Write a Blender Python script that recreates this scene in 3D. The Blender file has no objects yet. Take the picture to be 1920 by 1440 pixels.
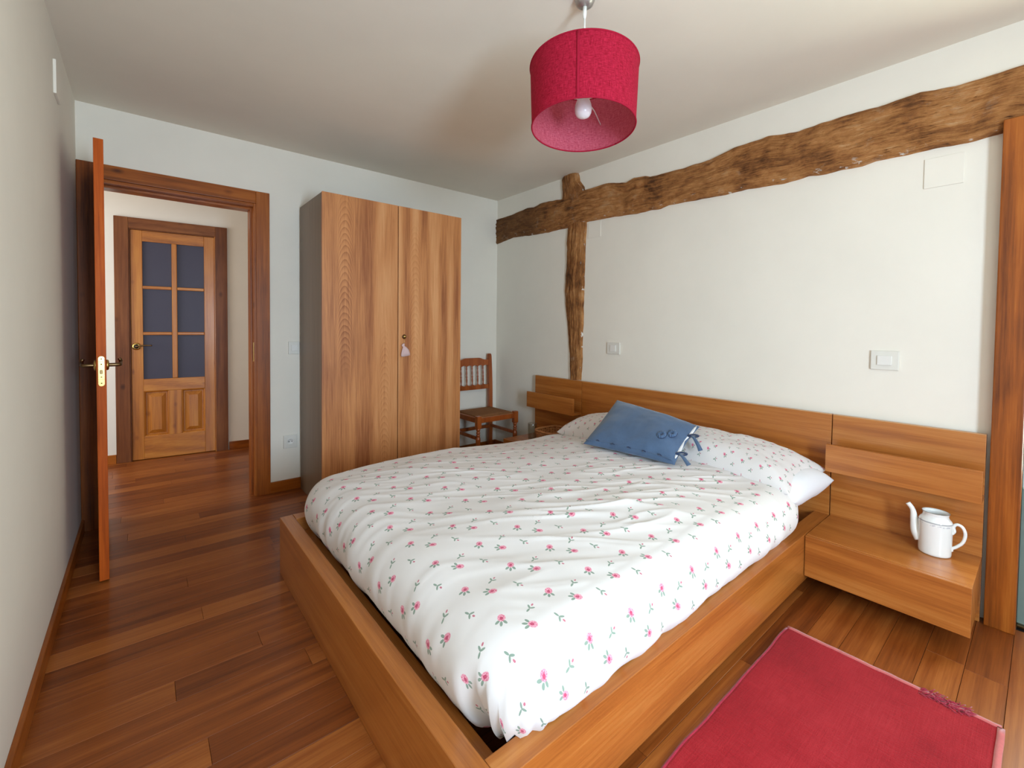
import bpy, bmesh, math, random
from mathutils import Vector, Matrix, noise
random.seed(7)
PI = math.pi
scene = bpy.context.scene
COL = scene.collection

# ------------------------------------------------------------------ camera
def make_camera():
    yaw, pitch, roll = math.radians(39.779), math.radians(-1.581), math.radians(0.614)
    f = Vector((math.sin(yaw)*math.cos(pitch), math.cos(yaw)*math.cos(pitch), math.sin(pitch)))
    r0 = Vector((math.cos(yaw), -math.sin(yaw), 0)); u0 = r0.cross(f)
    r = r0*math.cos(roll) + u0*math.sin(roll); u = -r0*math.sin(roll) + u0*math.cos(roll)
    cd = bpy.data.cameras.new('camera'); co = bpy.data.objects.new('camera', cd); COL.objects.link(co)
    m = Matrix.Identity(4)
    for i in range(3):
        m[i][0], m[i][1], m[i][2] = r[i], u[i], -f[i]
    m.translation = Vector((-2.667, -3.479, 1.186)); co.matrix_world = m
    cd.sensor_width = 36; cd.lens = 836.3/1920*36
    cd.shift_x = (960-964.3)/1920; cd.shift_y = (636.1-720)/1920
    cd.clip_start = 0.02
    scene.camera = co
make_camera()

# ------------------------------------------------------------------ world, daylight, exposure
w = bpy.data.worlds.new('world'); scene.world = w; w.use_nodes = True
bg = w.node_tree.nodes['Background']
bg.inputs[0].default_value = (0.80, 0.90, 1.0, 1); bg.inputs[1].default_value = 1.0

def area(name, loc, direction, sx, sy, power, col):
    ld = bpy.data.lights.new(name, 'AREA'); ld.shape = 'RECTANGLE'; ld.size = sx; ld.size_y = sy
    ld.energy = power; ld.color = col
    o = bpy.data.objects.new(name, ld); COL.objects.link(o); o.location = loc
    o.rotation_euler = Vector(direction).to_track_quat('-Z', 'Y').to_euler()
    return o
area('window_daylight', (-2.17, -4.915, 1.22), (0, 1, 0), 0.52, 1.02, 84, (0.71, 0.94, 1.17))
area('glazed_door_daylight', (0.14, -3.665, 1.28), (-1, 0, 0), 0.34, 1.36, 44, (1.0, 0.965, 0.90))
area('hall_daylight', (-4.25, 0.80, 1.35), (1, 0, 0), 1.0, 1.5, 23, (0.92, 0.95, 1.0))

vs = scene.view_settings
vs.view_transform = 'Standard'; vs.look = 'None'; vs.gamma = 1.0; vs.use_curve_mapping = False
vs.exposure = -0.12
scene.cycles.use_denoising = True

# ------------------------------------------------------------------ room constants
H = 2.411
XL = -2.945

# ------------------------------------------------------------------ node helpers
def smoothstep(a, b, t):
    t = max(0.0, min(1.0, (t-a)/(b-a))); return t*t*(3-2*t)

class V:
    """a shader value with arithmetic"""
    def __init__(s, nt, k): s.nt, s.k = nt, k
    def _m(s, op, *o):
        n = s.nt.nodes.new('ShaderNodeMath'); n.operation = op
        for i, a in enumerate((s,)+o):
            if isinstance(a, V): s.nt.links.new(a.k, n.inputs[i])
            else: n.inputs[i].default_value = float(a)
        return V(s.nt, n.outputs[0])
    def __add__(s, o): return s._m('ADD', o)
    def __sub__(s, o): return s._m('SUBTRACT', o)
    def __mul__(s, o): return s._m('MULTIPLY', o)
    def __truediv__(s, o): return s._m('DIVIDE', o)
    def fract(s): return s._m('FRACT')
    def floor(s): return s._m('FLOOR')
    def abs(s): return s._m('ABSOLUTE')
    def sin(s): return s._m('SINE')
    def sqrt(s): return s._m('SQRT')
    def mx(s, o): return s._m('MAXIMUM', o)
    def mn(s, o): return s._m('MINIMUM', o)
    def clamp(s): return s._m('MAXIMUM', 0)._m('MINIMUM', 1)
    def pw(s, o): return s._m('POWER', o)
    def madd(s, a, b): return s._m('MULTIPLY_ADD', a, b)

def lin(c):
    return tuple(((x/255)/12.92 if x/255 <= 0.04045 else ((x/255+0.055)/1.055)**2.4) for x in c) + (1.0,)

class Mat:
    def __init__(s, name, rough=0.5, spec=0.5):
        s.m = bpy.data.materials.new(name); s.m.use_nodes = True; s.nt = s.m.node_tree
        s.b = s.nt.nodes['Principled BSDF']; s.b.inputs['Roughness'].default_value = rough
        s.b.inputs['Specular IOR Level'].default_value = spec
    def n(s, t, **kw):
        x = s.nt.nodes.new(t)
        for k, v in kw.items(): setattr(x, k, v)
        return x
    def l(s, a, b): s.nt.links.new(a.k if isinstance(a, V) else a, b)
    def v(s, k): return V(s.nt, k)
    def coord(s, kind='Object'):
        return s.n('ShaderNodeTexCoord').outputs[kind]
    def rnd(s):
        return s.v(s.n('ShaderNodeObjectInfo').outputs['Random'])
    def scaled(s, vec, sc, off=None):
        mp = s.n('ShaderNodeMapping'); s.l(vec, mp.inputs[0]); mp.inputs['Scale'].default_value = sc
        if off is not None: s.l(off, mp.inputs['Location'])
        return mp.outputs[0]
    def noise(s, vec, scale, detail=4, rough=0.55, dist=0.0):
        x = s.n('ShaderNodeTexNoise'); s.l(vec, x.inputs['Vector']); x.inputs['Scale'].default_value = scale
        x.inputs['Detail'].default_value = detail; x.inputs['Roughness'].default_value = rough
        x.inputs['Distortion'].default_value = dist
        return s.v(x.outputs['Fac'])
    def ramp(s, fac, stops):
        r = s.n('ShaderNodeValToRGB'); s.l(fac, r.inputs[0]); e = r.color_ramp.elements
        while len(e) < len(stops): e.new(0.5)
        for el, (p, c) in zip(e, stops): el.position = p; el.color = c
        return r.outputs[0]
    def mix(s, fac, a, b, mode='MIX'):
        x = s.n('ShaderNodeMix', data_type='RGBA', blend_type=mode)
        for sock, val in ((x.inputs['Factor'], fac), (x.inputs['A'] if False else x.inputs[6], a), (x.inputs[7], b)):
            if isinstance(val, V): s.l(val, sock)
            elif isinstance(val, (int, float)): sock.default_value = val
            elif isinstance(val, tuple): sock.default_value = val
            else: s.l(val, sock)
        return x.outputs[2]
    def bump(s, h, strength=0.2, dist=0.002):
        x = s.n('ShaderNodeBump'); x.inputs['Strength'].default_value = strength; x.inputs['Distance'].default_value = dist
        s.l(h, x.inputs['Height']); s.l(x.outputs[0], s.b.inputs['Normal'])
    def color(s, c):
        if isinstance(c, tuple): s.b.inputs['Base Color'].default_value = c
        else: s.l(c, s.b.inputs['Base Color'])
    def xyz(s, vec):
        x = s.n('ShaderNodeSeparateXYZ'); s.l(vec, x.inputs[0])
        return [s.v(o) for o in x.outputs]

def comb(m, x, y, z):
    c = m.n('ShaderNodeCombineXYZ')
    for i, a in enumerate((x, y, z)):
        if isinstance(a, V): m.l(a, c.inputs[i])
        else: c.inputs[i].default_value = a
    return c.outputs[0]

def wood(name, dark, mid, light, axis, rough=0.4, fig=1.0, along=0.05, rand=0.0, ring=0.45, strip=None, knot=0.0, coat=0.0, blotch=0.25, fine=0.35, mid_=0.65, spec=0.5, cath=()):
    """grain along axis; rand = tone change from one board to the next"""
    m = Mat(name, rough, spec)
    co = m.coord()
    R = m.rnd()
    off = comb(m, R*7.3, R*-11.7, R*5.1)
    i = 'xyz'.index(axis)
    va = m.n('ShaderNodeVectorMath', operation='ADD'); m.l(co, va.inputs[0]); m.l(off, va.inputs[1]); co2 = va.outputs[0]
    sc = [1.0, 1.0, 1.0]; sc[i] = along
    st = m.scaled(co2, tuple(sc))
    n1 = m.noise(st, 15*fig, 6, 0.65, 0.7)
    scf = [1.0, 1.0, 1.0]; scf[i] = 0.02
    n2 = m.noise(m.scaled(co2, tuple(scf)), 190, 3, 0.6)
    # flat-sawn figure: nested long arches
    wv = m.n('ShaderNodeTexWave', wave_type='RINGS', rings_direction='SPHERICAL')
    scr = [1.0, 1.0, 1.0]; scr[i] = 0.085
    m.l(m.scaled(co2, tuple(scr)), wv.inputs['Vector'])
    wv.inputs['Scale'].default_value = 5.5*fig; wv.inputs['Distortion'].default_value = 3.0
    wv.inputs['Detail'].default_value = 3; wv.inputs['Detail Scale'].default_value = 1.6
    rg = m.v(wv.outputs['Fac'])
    big = m.noise(m.scaled(co2, tuple([1 if k != i else 0.35 for k in range(3)])), 3.2, 3, 0.55, 0.4)
    zone = (m.noise(m.scaled(co2, tuple([1.0 if k != i else 0.25 for k in range(3)])), 5.0, 2, 0.5)*4 - 1.5).clamp()
    scm = [1.0, 1.0, 1.0]; scm[i] = 0.028
    n3 = m.noise(m.scaled(co2, tuple(scm)), 105, 4, 0.7, 0.4)
    t = n1*0.40 + (rg - 0.5)*zone*ring*0.6 + n2*fine*0.8 + n3*mid_ + big*blotch
    t = t - (0.20 + fine*0.4 + mid_*0.5 + blotch*0.5) + 0.5
    for (x0, wd, zlo, zhi, amt) in cath:           # nested arches of a flat-sawn leaf, apex up
        cx_, cy_, cz_ = m.xyz(co)
        wob = m.noise(m.scaled(co, (1.0, 1.0, 0.5)), 9, 3, 0.6)
        c = cx_ - x0 + (wob - 0.5)*0.03
        ph = (cz_ + c*c*(0.10/(wd*wd)) + wob*0.05)*(1/0.042)
        saw = ph.fract()
        msk = (((c*(1/wd))*(c*(1/wd)))*-1 + 1.25).clamp()*((cz_ - zlo)*4).clamp()*((cz_*-1 + zhi)*4).clamp()
        t = t - (saw*saw - 0.33)*msk*amt
    if rand: t = t + (R - 0.5)*rand
    if strip:
        ax, wd, amt = strip
        c = m.xyz(co)[ax]
        wn = m.n('ShaderNodeTexWhiteNoise', noise_dimensions='1D'); m.l((c*(1.0/wd) + R*3).floor(), wn.inputs['W'])
        t = t + (m.v(wn.outputs[0]) - 0.5)*amt
    if knot:
        kn = m.n('ShaderNodeTexVoronoi'); scn = [1.0, 1.0, 1.0]; scn[i] = 0.6
        m.l(m.scaled(co2, tuple(scn)), kn.inputs['Vector']); kn.inputs['Scale'].default_value = 7
        k = (m.v(kn.outputs['Distance'])*-7 + 1).clamp()
        t = t - k*knot
    m.color(m.ramp(t, [(0.12, lin(dark)), (0.5, lin(mid)), (0.88, lin(light))]))
    m.bump(n2*0.6 + n1*0.4, 0.12, 0.001)
    if coat:
        m.b.inputs['Coat Weight'].default_value = coat; m.b.inputs['Coat Roughness'].default_value = 0.18
    return m.m

def plain(name, c, rough=0.5, metal=0.0, spec=0.5, nz=0.0, nscale=30):
    m = Mat(name, rough, spec); m.b.inputs['Metallic'].default_value = metal
    if nz:
        n = m.noise(m.coord(), nscale, 4, 0.6)
        a = tuple(x*(1-nz) for x in lin(c)[:3])+(1,); b = tuple(min(1, x*(1+nz)) for x in lin(c)[:3])+(1,)
        m.color(m.ramp(n, [(0.3, a), (0.7, b)])); m.bump(n, 0.1, 0.001)
    else: m.color(lin(c))
    return m.m

def plaster(name, c):
    m = Mat(name, 0.85, 0.25)
    co = m.coord()
    n = m.noise(co, 2.2, 4, 0.6); n2 = m.noise(co, 60, 4, 0.6); n3 = m.noise(co, 7, 3, 0.5)
    a = tuple(x*0.965 for x in lin(c)[:3])+(1,)
    m.color(m.ramp(n, [(0.35, a), (0.65, lin(c))]))
    m.bump(n2*0.3 + n3*0.7, 0.10, 0.004)
    return m.m

# ------------------------------------------------------------------ materials
WALL = plaster('wall_plaster', (240, 232, 218))
CEIL = plaster('ceiling_plaster', (236, 226, 210))
OAKX = wood('oak_veneer_x', (128, 64, 20), (176, 104, 42), (200, 134, 68), 'x', 0.34, coat=0.35, strip=(1, 0.16, 0.10))
OAKY = wood('oak_veneer_y', (128, 64, 20), (176, 104, 42), (200, 134, 68), 'y', 0.34, coat=0.35, strip=(2, 0.13, 0.12))
OAKZ = wood('oak_veneer_z', (150, 86, 46), (200, 132, 78), (220, 158, 104), 'z', 0.42, strip=(0, 0.125, 0.09), ring=1.0, fine=0.6, mid_=0.8, blotch=0.10, cath=((-1.655, 0.050, 0.85, 2.1, 0.34), (-1.385, 0.045, 0.1, 1.25, 0.20), (-1.155, 0.050, 0.5, 2.0, 0.18)))
OAKSHADED = wood('oak_veneer_shaded', (96, 76, 54), (118, 96, 72), (134, 112, 86), 'z', 0.45, ring=0.2)  # wardrobe body oak, with the side's shade put into a darker, greyer colour
EDGE = plain('pale_edge_band', (206, 158, 112), 0.5)
CHERRYZ = wood('varnished_pine_z', (86, 38, 6), (154, 80, 20), (188, 110, 40), 'z', 0.42, along=0.14, knot=0.5, blotch=0.95, coat=0.03, spec=0.3)
CHERRYX = wood('varnished_pine_x', (86, 38, 6), (154, 80, 20), (188, 110, 40), 'x', 0.30, along=0.12, knot=0.35, blotch=0.8, coat=0.03, spec=0.3)
CHERRYY = wood('varnished_pine_y', (86, 38, 6), (154, 80, 20), (188, 110, 40), 'y', 0.30, along=0.12, knot=0.3, blotch=0.8, coat=0.03, spec=0.3)
LEAFZ = wood('door_leaf_z', (126, 48, 6), (186, 84, 18), (212, 116, 40), 'z', 0.5, along=0.12, blotch=0.6, spec=0.15)
HALLZ = wood('hall_casing_z', (70, 34, 12), (116, 64, 28), (146, 90, 46), 'z', 0.45, along=0.14, knot=0.5, blotch=0.95, spec=0.3)
HALLX = wood('hall_casing_x', (70, 34, 12), (116, 64, 28), (146, 90, 46), 'x', 0.45, along=0.14, knot=0.3, blotch=0.95, spec=0.3)
PINEZ = wood('honey_pine_z', (128, 66, 12), (184, 110, 32), (210, 142, 54), 'z', 0.40, along=0.12, knot=0.4, blotch=0.6, coat=0.25)
PINEX = wood('honey_pine_x', (128, 66, 12), (184, 110, 32), (210, 142, 54), 'x', 0.40, along=0.12, knot=0.4, blotch=0.6, coat=0.25)
FLOORM = wood('floor_plank_wood', (88, 38, 10), (136, 70, 25), (172, 102, 46), 'x', 0.36, spec=0.4, along=0.06, rand=0.42, ring=0.3, blotch=0.6, coat=0.1)
SUB = plain('floor_joint_dark', (40, 24, 14), 0.8)
CHAIRW = wood('chair_wood', (108, 46, 14), (160, 78, 30), (188, 104, 46), 'z', 0.28, along=0.12, coat=0.3)
GREENPANEL = plain('grey_green_panel', (122, 138, 130), 0.4)
BRASS = plain('brass', (206, 176, 104), 0.22, 1.0)
BRONZE = plain('dark_bronze', (120, 96, 66), 0.32, 1.0)
BLACK = plain('black_hole', (14, 12, 10), 0.7)
PLATE = plain('switch_plate_grey', (226, 221, 210), 0.35)
PLATEW = plain('switch_rocker_white', (232, 228, 220), 0.3)
PAINTED = plain('painted_cover', (230, 226, 218), 0.7, 0, 0.3)
CHINA = None

def m_beam(edge_=1.0):
    m = Mat('old_timber', 0.8, 0.25)
    uv = m.coord('UV')                              # u metres along, v metres across
    u, v_, _ = m.xyz(uv)
    st = comb(m, u*1.0, v_*9.0, 0.0)
    n1 = m.noise(st, 5.0, 6, 0.65, 0.9)
    n2 = m.noise(comb(m, u*3.0, v_*40.0, 0.0), 6.0, 4, 0.7, 0.5)
    n3 = m.noise(m.coord(), 4.5, 4, 0.6, 0.6)
    n4 = m.noise(m.coord(), 26, 5, 0.7, 0.3)
    t = n1*0.45 + n2*0.28 + n3*0.55 + n4*0.2 - 0.25
    c = m.ramp(t, [(0.26, lin((52, 31, 18))), (0.38, lin((112, 70, 38))), (0.47, lin((156, 102, 56))), (0.57, lin((184, 128, 76))), (0.74, lin((204, 168, 126)))])
    dark = ((m.xyz(m.coord())[1] + n3*0.9)*-3.2 - 0.2).clamp()          # darker, weathered end near the corner
    c = m.mix((dark*-1 + 1)*0.55, c, lin((62, 40, 26)))
    dust = (m.noise(m.coord(), 9, 5, 0.7, 0.5)*7 - 4.2).clamp()
    c = m.mix(dust*0.5, c, lin((180, 162, 140)))
    crack = (n2*-9 + 3.3).clamp()
    c = m.mix(crack*0.85, c, lin((30, 18, 10)))
    chip = (m.noise(comb(m, u*9, v_*20, 0.0), 2.0, 3, 0.6)*14 - 8.6).clamp()*(v_*-30 + 1.2).clamp()*edge_
    c = m.mix(chip, c, lin((226, 220, 210)))
    m.color(c)
    m.bump(n1*0.6 + n2*0.9 + n4*0.5 - crack, 0.9, 0.007)
    return m.m
BEAM = m_beam()

def m_linen(name, c, dark):
    m = Mat(name, 0.85, 0.2)
    x, y, z = m.xyz(m.coord('UV'))
    n1 = m.noise(comb(m, x*10, y*120, 0.0), 3, 4, 0.75); n2 = m.noise(comb(m, x*120, y*10, 0.0), 3, 4, 0.75)
    t = n1*0.5 + n2*0.5
    m.color(m.ramp(t, [(0.42, lin(dark)), (0.58, lin(c))]))
    m.bump(t, 0.4, 0.002)
    tr = m.n('ShaderNodeBsdfTranslucent'); tr.inputs[0].default_value = lin((206, 40, 66))
    mx = m.n('ShaderNodeMixShader'); mx.inputs[0].default_value = 0.28
    out = [k for k in m.nt.nodes if k.type == 'OUTPUT_MATERIAL'][0]
    m.l(m.b.outputs[0], mx.inputs[1]); m.l(tr.outputs[0], mx.inputs[2]); m.l(mx.outputs[0], out.inputs[0])
    return m.m
SHADE = m_linen('shade_linen_red', (206, 40, 74), (138, 6, 32))
LINING = m_linen('shade_lining_pink', (226, 116, 134), (182, 66, 88))

def ell(du, dv, ox, oy, ang, a, b):
    c, s = math.cos(ang), math.sin(ang)
    x = du - ox; y = dv - oy
    p = (x*c + y*s)*(1/a); q = (y*c - x*s)*(1/b)
    return ((p*p + q*q)*-4 + 4.4).clamp()

def m_floral(name, period, size, base=(226, 220, 217)):
    m = Mat(name, 0.9, 0.15)
    m.b.inputs['Sheen Weight'].default_value = 0.15
    U, W_, _ = m.xyz(m.coord('UV'))
    k = period/0.16; s = size
    def cell(ax, ay):
        du = ((U - ax*k)*(1/period)).fract()*period - period*0.5
        dv = ((W_ - ay*k)*(1/period)).fract()*period - period*0.5
        return du, dv
    greens = None; pinks = None; deep = None
    def acc(a, b): return b if a is None else a.mx(b)
    vw = Vector((-0.64, -0.77)); lf = Vector((-0.77, 0.64))
    for (ax, ay, d) in ((0, 0, vw), (0.045, -0.065, lf)):
        du, dv = cell(ax, ay)
        a0 = math.atan2(d.y, d.x)
        for da, r in ((-0.75, 0.019), (0.0, 0.022), (0.75, 0.019)):
            o = Vector((math.cos(a0+da*0.8), math.sin(a0+da*0.8)))*r*s
            greens = acc(greens, ell(du, dv, o.x, o.y, a0+da, 0.0085*s, 0.0042*s))
        pinks = acc(pinks, ell(du, dv, 0, 0, a0, 0.0135*s, 0.0115*s))
        deep = acc(deep, ell(du, dv, d.x*0.002*s, d.y*0.002*s, a0, 0.0062*s, 0.005*s))
    for (ax, ay, a0) in ((0.075, -0.02, 0.4), (0.115, -0.085, -1.3)):
        du, dv = cell(ax, ay)
        for da, r in ((-0.9, 0.007), (0.8, 0.007), (3.1, 0.010)):
            greens = acc(greens, ell(du, dv, math.cos(a0+da)*r*s, math.sin(a0+da)*r*s, a0+da, 0.0085*s, 0.0032*s))
        deep = acc(deep, ell(du, dv, math.cos(a0)*0.016*s, math.sin(a0)*0.016*s, a0, 0.005*s, 0.003*s))
    petal = m.noise(comb(m, U, W_, 0.0), 240/s, 2, 0.6)
    c = m.mix(greens*0.85, lin(base), lin((112, 138, 118)))
    pk = m.ramp(petal, [(0.35, lin((206, 72, 112))), (0.6, lin((240, 168, 186)))])
    c = m.mix(pinks*0.92, c, pk)
    c = m.mix(deep*0.8, c, lin((186, 44, 88)))
    m.color(c)
    n = m.noise(comb(m, U, W_, 0.0), 700, 2, 0.5)
    m.bump(n, 0.06, 0.0006)
    return m.m
DUVETM = m_floral('floral_cotton', 0.16, 0.88)
PILLOWM = m_floral('small_floral_cotton', 0.085, 0.48)
COTTON = plain('white_cotton', (236, 236, 238), 0.9, 0, 0.2)

def m_cloth(name, c, amt=0.16, sc=7):
    m = Mat(name, 0.9, 0.15); m.b.inputs['Sheen Weight'].default_value = 0.3
    n = m.noise(m.coord(), sc, 4, 0.6, 0.3); f = m.noise(m.coord(), 420, 2, 0.5)
    a = tuple(x*(1-amt*1.6) for x in lin(c)[:3])+(1,); b = tuple(min(1, x*(1+amt)) for x in lin(c)[:3])+(1,)
    m.color(m.ramp(n*0.7 + f*0.3, [(0.3, a), (0.7, b)])); m.bump(f*0.4 + n*0.6, 0.25, 0.002)
    return m.m
BLUE = m_cloth('faded_blue_cotton', (82, 104, 134))
BLUED = m_cloth('dark_blue_cotton', (44, 60, 92))
PINKCLOTH = m_cloth('pale_pink_cotton', (222, 190, 186))

def m_rug():
    m = Mat('red_woven_wool', 0.95, 0.1); m.b.inputs['Sheen Weight'].default_value = 0.08
    co = m.coord(); x, y, z = m.xyz(co)
    a = m.noise(comb(m, x*4, y*90, 0.0), 3, 3, 0.6); b = m.noise(comb(m, x*90, y*4, 0.0), 3, 3, 0.6)
    n = m.noise(co, 4, 4, 0.6); f = m.noise(co, 330, 2, 0.6)
    t = a*0.22 + b*0.22 + n*0.36 + f*0.2
    m.color(m.ramp(t, [(0.34, lin((130, 14, 24))), (0.5, lin((156, 24, 34))), (0.66, lin((176, 42, 50)))]))
    m.bump(a*0.5 + b*0.5 + f*0.7, 0.7, 0.004)
    return m.m
RUG = m_rug()
RUGEDGE = m_cloth('rug_pink_binding', (196, 100, 98), 0.12, 40)
RUGRED = m_cloth('rug_red_thread', (160, 30, 56), 0.2, 60)

def m_rush():
    m = Mat('woven_rush', 0.8, 0.2)
    U, W_, _ = m.xyz(m.coord('UV'))
    t = U.abs().mx(W_.abs())
    st = (t*150).sin()*0.5 + 0.5
    n = m.noise(comb(m, U*8, W_*8, 0.0), 9, 4, 0.7, 0.4)
    m.color(m.ramp(st*0.45 + n*0.6, [(0.25, lin((90, 50, 26))), (0.5, lin((156, 100, 58))), (0.8, lin((196, 142, 94)))]))
    m.bump(st, 0.8, 0.004)
    return m.m
RUSH = m_rush()
WICKER = wood('wicker', (120, 68, 30), (172, 110, 60), (200, 146, 92), 'x', 0.6)

def m_china():
    m = Mat('white_porcelain', 0.10, 0.5)
    x, y, z = m.xyz(m.coord())
    n = m.noise(m.coord(), 90, 3, 0.6)
    zz = z - 0.267
    b1 = ((zz - 0.1375).abs()*-700 + 2.0).clamp()
    b2 = ((zz - 0.1285).abs()*-260 + 1.3).clamp()*(n*9 - 4.4).clamp()
    c = m.mix(b1*0.75, lin((240, 240, 236)), lin((120, 122, 130)))
    c = m.mix(b2*0.6, c, lin((132, 134, 156)))
    m.color(c); m.b.inputs['Coat Weight'].default_value = 0.5; m.b.inputs['Coat Roughness'].default_value = 0.04
    return m.m
CHINA = m_china()
CHINAP = plain('plain_porcelain', (240, 240, 236), 0.10)
GILT = plain('grey_gilt_line', (150, 146, 136), 0.3, 0.6)

def m_glass(name, c, rough=0.0):
    m = Mat(name, rough); m.b.inputs['Transmission Weight'].default_value = 1.0; m.b.inputs['IOR'].default_value = 1.45
    m.color(lin(c)); return m.m
def m_thin_glass(name, c, refl=0.10):
    m = Mat(name, 0.05); out = [k for k in m.nt.nodes if k.type == 'OUTPUT_MATERIAL'][0]
    t = m.n('ShaderNodeBsdfTransparent'); t.inputs[0].default_value = lin(c)
    g = m.n('ShaderNodeBsdfGlossy'); g.inputs['Roughness'].default_value = 0.05
    mx = m.n('ShaderNodeMixShader'); mx.inputs[0].default_value = refl; m.l(t.outputs[0], mx.inputs[1]); m.l(g.outputs[0], mx.inputs[2])
    m.l(mx.outputs[0], out.inputs[0]); return m.m
GLASS = m_thin_glass('clear_glass', (238, 238, 234), 0.07)
GREENGLASS = m_thin_glass('green_tinted_glass', (226, 234, 229))
BULB = plain('frosted_bulb', (236, 228, 232), 0.25)
m_ = Mat('violet_grey_glass', 0.45, 0.3)
m_.color(lin((70, 66, 80))); DARKGLASS = m_.m
WHITEP = plain('white_plastic', (238, 236, 230), 0.4)

# ------------------------------------------------------------------ object helpers
def link(o, parent=None):
    COL.objects.link(o)
    if parent is not None:
        o.parent = parent
        off = parent.location      # meshes are built in room coordinates; only empties are moved
        o.matrix_parent_inverse = Matrix.Translation(-off)
    return o

def finish(bm, name, mat, parent=None, smooth=False, xf=None, recalc=True):
    if xf is not None: bmesh.ops.transform(bm, matrix=xf, verts=bm.verts)
    if recalc: bmesh.ops.recalc_face_normals(bm, faces=bm.faces)
    me = bpy.data.meshes.new(name); bm.to_mesh(me); bm.free()
    me.materials.append(mat)
    if smooth:
        for p in me.polygons: p.use_smooth = True
    return link(bpy.data.objects.new(name, me), parent)

def add_box(bm, b, bev=0.0):
    x0, x1, y0, y1, z0, z1 = b
    x0, x1 = min(x0, x1), max(x0, x1); y0, y1 = min(y0, y1), max(y0, y1); z0, z1 = min(z0, z1), max(z0, z1)
    r = bmesh.ops.create_cube(bm, size=1.0)
    vs = r['verts']
    for v in vs:
        v.co = Vector((x0+(v.co.x+.5)*(x1-x0), y0+(v.co.y+.5)*(y1-y0), z0+(v.co.z+.5)*(z1-z0)))
    if bev > 0:
        es = list({e for v in vs for e in v.link_edges})
        bmesh.ops.bevel(bm, geom=es, offset=bev, segments=2, profile=0.6, affect='EDGES')

def box(name, b, mat, parent=None, bev=0.0015, xf=None):
    bm = bmesh.new(); add_box(bm, b, bev)
    return finish(bm, name, mat, parent, xf=xf)

def boxes(name, bs, mat, parent=None, bev=0.0, xf=None):
    bm = bmesh.new()
    for b in bs: add_box(bm, b, bev)
    return finish(bm, name, mat, parent, xf=xf)

def add_lathe(bm, prof, c=(0, 0, 0), seg=28, sx=1.0, sy=1.0, cap=True, M=None):
    rings = []
    for r, z in prof:
        rings.append([bm.verts.new((r*sx*math.cos(2*PI*i/seg), r*sy*math.sin(2*PI*i/seg), z)) for i in range(seg)])
    for a, b in zip(rings, rings[1:]):
        for i in range(seg):
            j = (i+1) % seg
            bm.faces.new((a[i], a[j], b[j], b[i]))
    if cap:
        bm.faces.new(rings[0][::-1]); bm.faces.new(rings[-1])
    vs = [v for r in rings for v in r]
    T = Matrix.Translation(Vector(c)) @ (M if M is not None else Matrix.Identity(4))
    bmesh.ops.transform(bm, matrix=T, verts=vs)

def lathe(name, prof, mat, parent=None, c=(0, 0, 0), seg=28, sx=1, sy=1, cap=True, M=None, smooth=True):
    bm = bmesh.new(); add_lathe(bm, prof, c, seg, sx, sy, cap, M)
    return finish(bm, name, mat, parent, smooth)

def add_tube(bm, pts, rad, seg=10, flat=1.0, up=None):
    pts = [Vector(p) for p in pts]; rings = []; N = len(pts)
    for i, p in enumerate(pts):
        t = (pts[min(i+1, N-1)] - pts[max(i-1, 0)]).normalized()
        ref = Vector(up) if up is not None else (Vector((0, 0, 1)) if abs(t.z) < 0.9 else Vector((1, 0, 0)))
        a = t.cross(ref).normalized(); b = a.cross(t).normalized()
        r = rad[i] if isinstance(rad, (list, tuple)) else rad
        rings.append([bm.verts.new(p + a*r*math.cos(2*PI*k/seg) + b*r*flat*math.sin(2*PI*k/seg)) for k in range(seg)])
    for A, B in zip(rings, rings[1:]):
        for k in range(seg):
            j = (k+1) % seg; bm.faces.new((A[k], A[j], B[j], B[k]))
    bm.faces.new(rings[0][::-1]); bm.faces.new(rings[-1])

def tube(name, pts, rad, mat, parent=None, seg=10, flat=1.0, up=None):
    bm = bmesh.new(); add_tube(bm, pts, rad, seg, flat, up)
    return finish(bm, name, mat, parent, True)

def smooth_path(pts, n=24):
    """Catmull-Rom through the points"""
    P = [Vector(p) for p in pts]; P = [P[0]*2-P[1]] + P + [P[-1]*2-P[-2]]
    out = []
    S = len(P)-3
    for k in range(n+1):
        t = k/n*S; i = min(int(t), S-1); f = t-i
        a, b, c, d = P[i:i+4]
        out.append(0.5*((2*b) + (c-a)*f + (2*a-5*b+4*c-d)*f*f + (3*b-a-3*c+d)*f**3))
    return out

def tag(o, label, cat, group=None, kind=None):
    o['label'] = label; o['category'] = cat
    if group: o['group'] = group
    if kind: o['kind'] = kind
    return o

def thing(name, loc, label, cat, group=None, kind=None):
    o = bpy.data.objects.new(name, None); o.empty_display_size = 0.1; o.location = loc; COL.objects.link(o)
    return tag(o, label, cat, group, kind)

def struct(o, label, cat): return tag(o, label, cat, None, 'structure')

def grid_obj(name, nu, nv, fn, mat, parent=None, uvfn=None, closed_u=False, smooth=True):
    """fn(i,j) -> position; uvfn(i,j) -> uv in metres"""
    verts = [fn(i, j) for j in range(nv) for i in range(nu)]
    faces = []; n = nu if closed_u else nu-1
    for j in range(nv-1):
        for i in range(n):
            k = (i+1) % nu
            faces.append((j*nu+i, j*nu+k, (j+1)*nu+k, (j+1)*nu+i))
    me = bpy.data.meshes.new(name); me.from_pydata([tuple(v) for v in verts], [], faces)
    if uvfn:
        ul = me.uv_layers.new(name='uv')
        uvs = [uvfn(i, j) for j in range(nv) for i in range(nu)]
        for lp in me.loops: ul.data[lp.index].uv = uvs[lp.vertex_index]
    me.materials.append(mat)
    for p in me.polygons: p.use_smooth = smooth
    me.update()
    return link(bpy.data.objects.new(name, me), parent)

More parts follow.
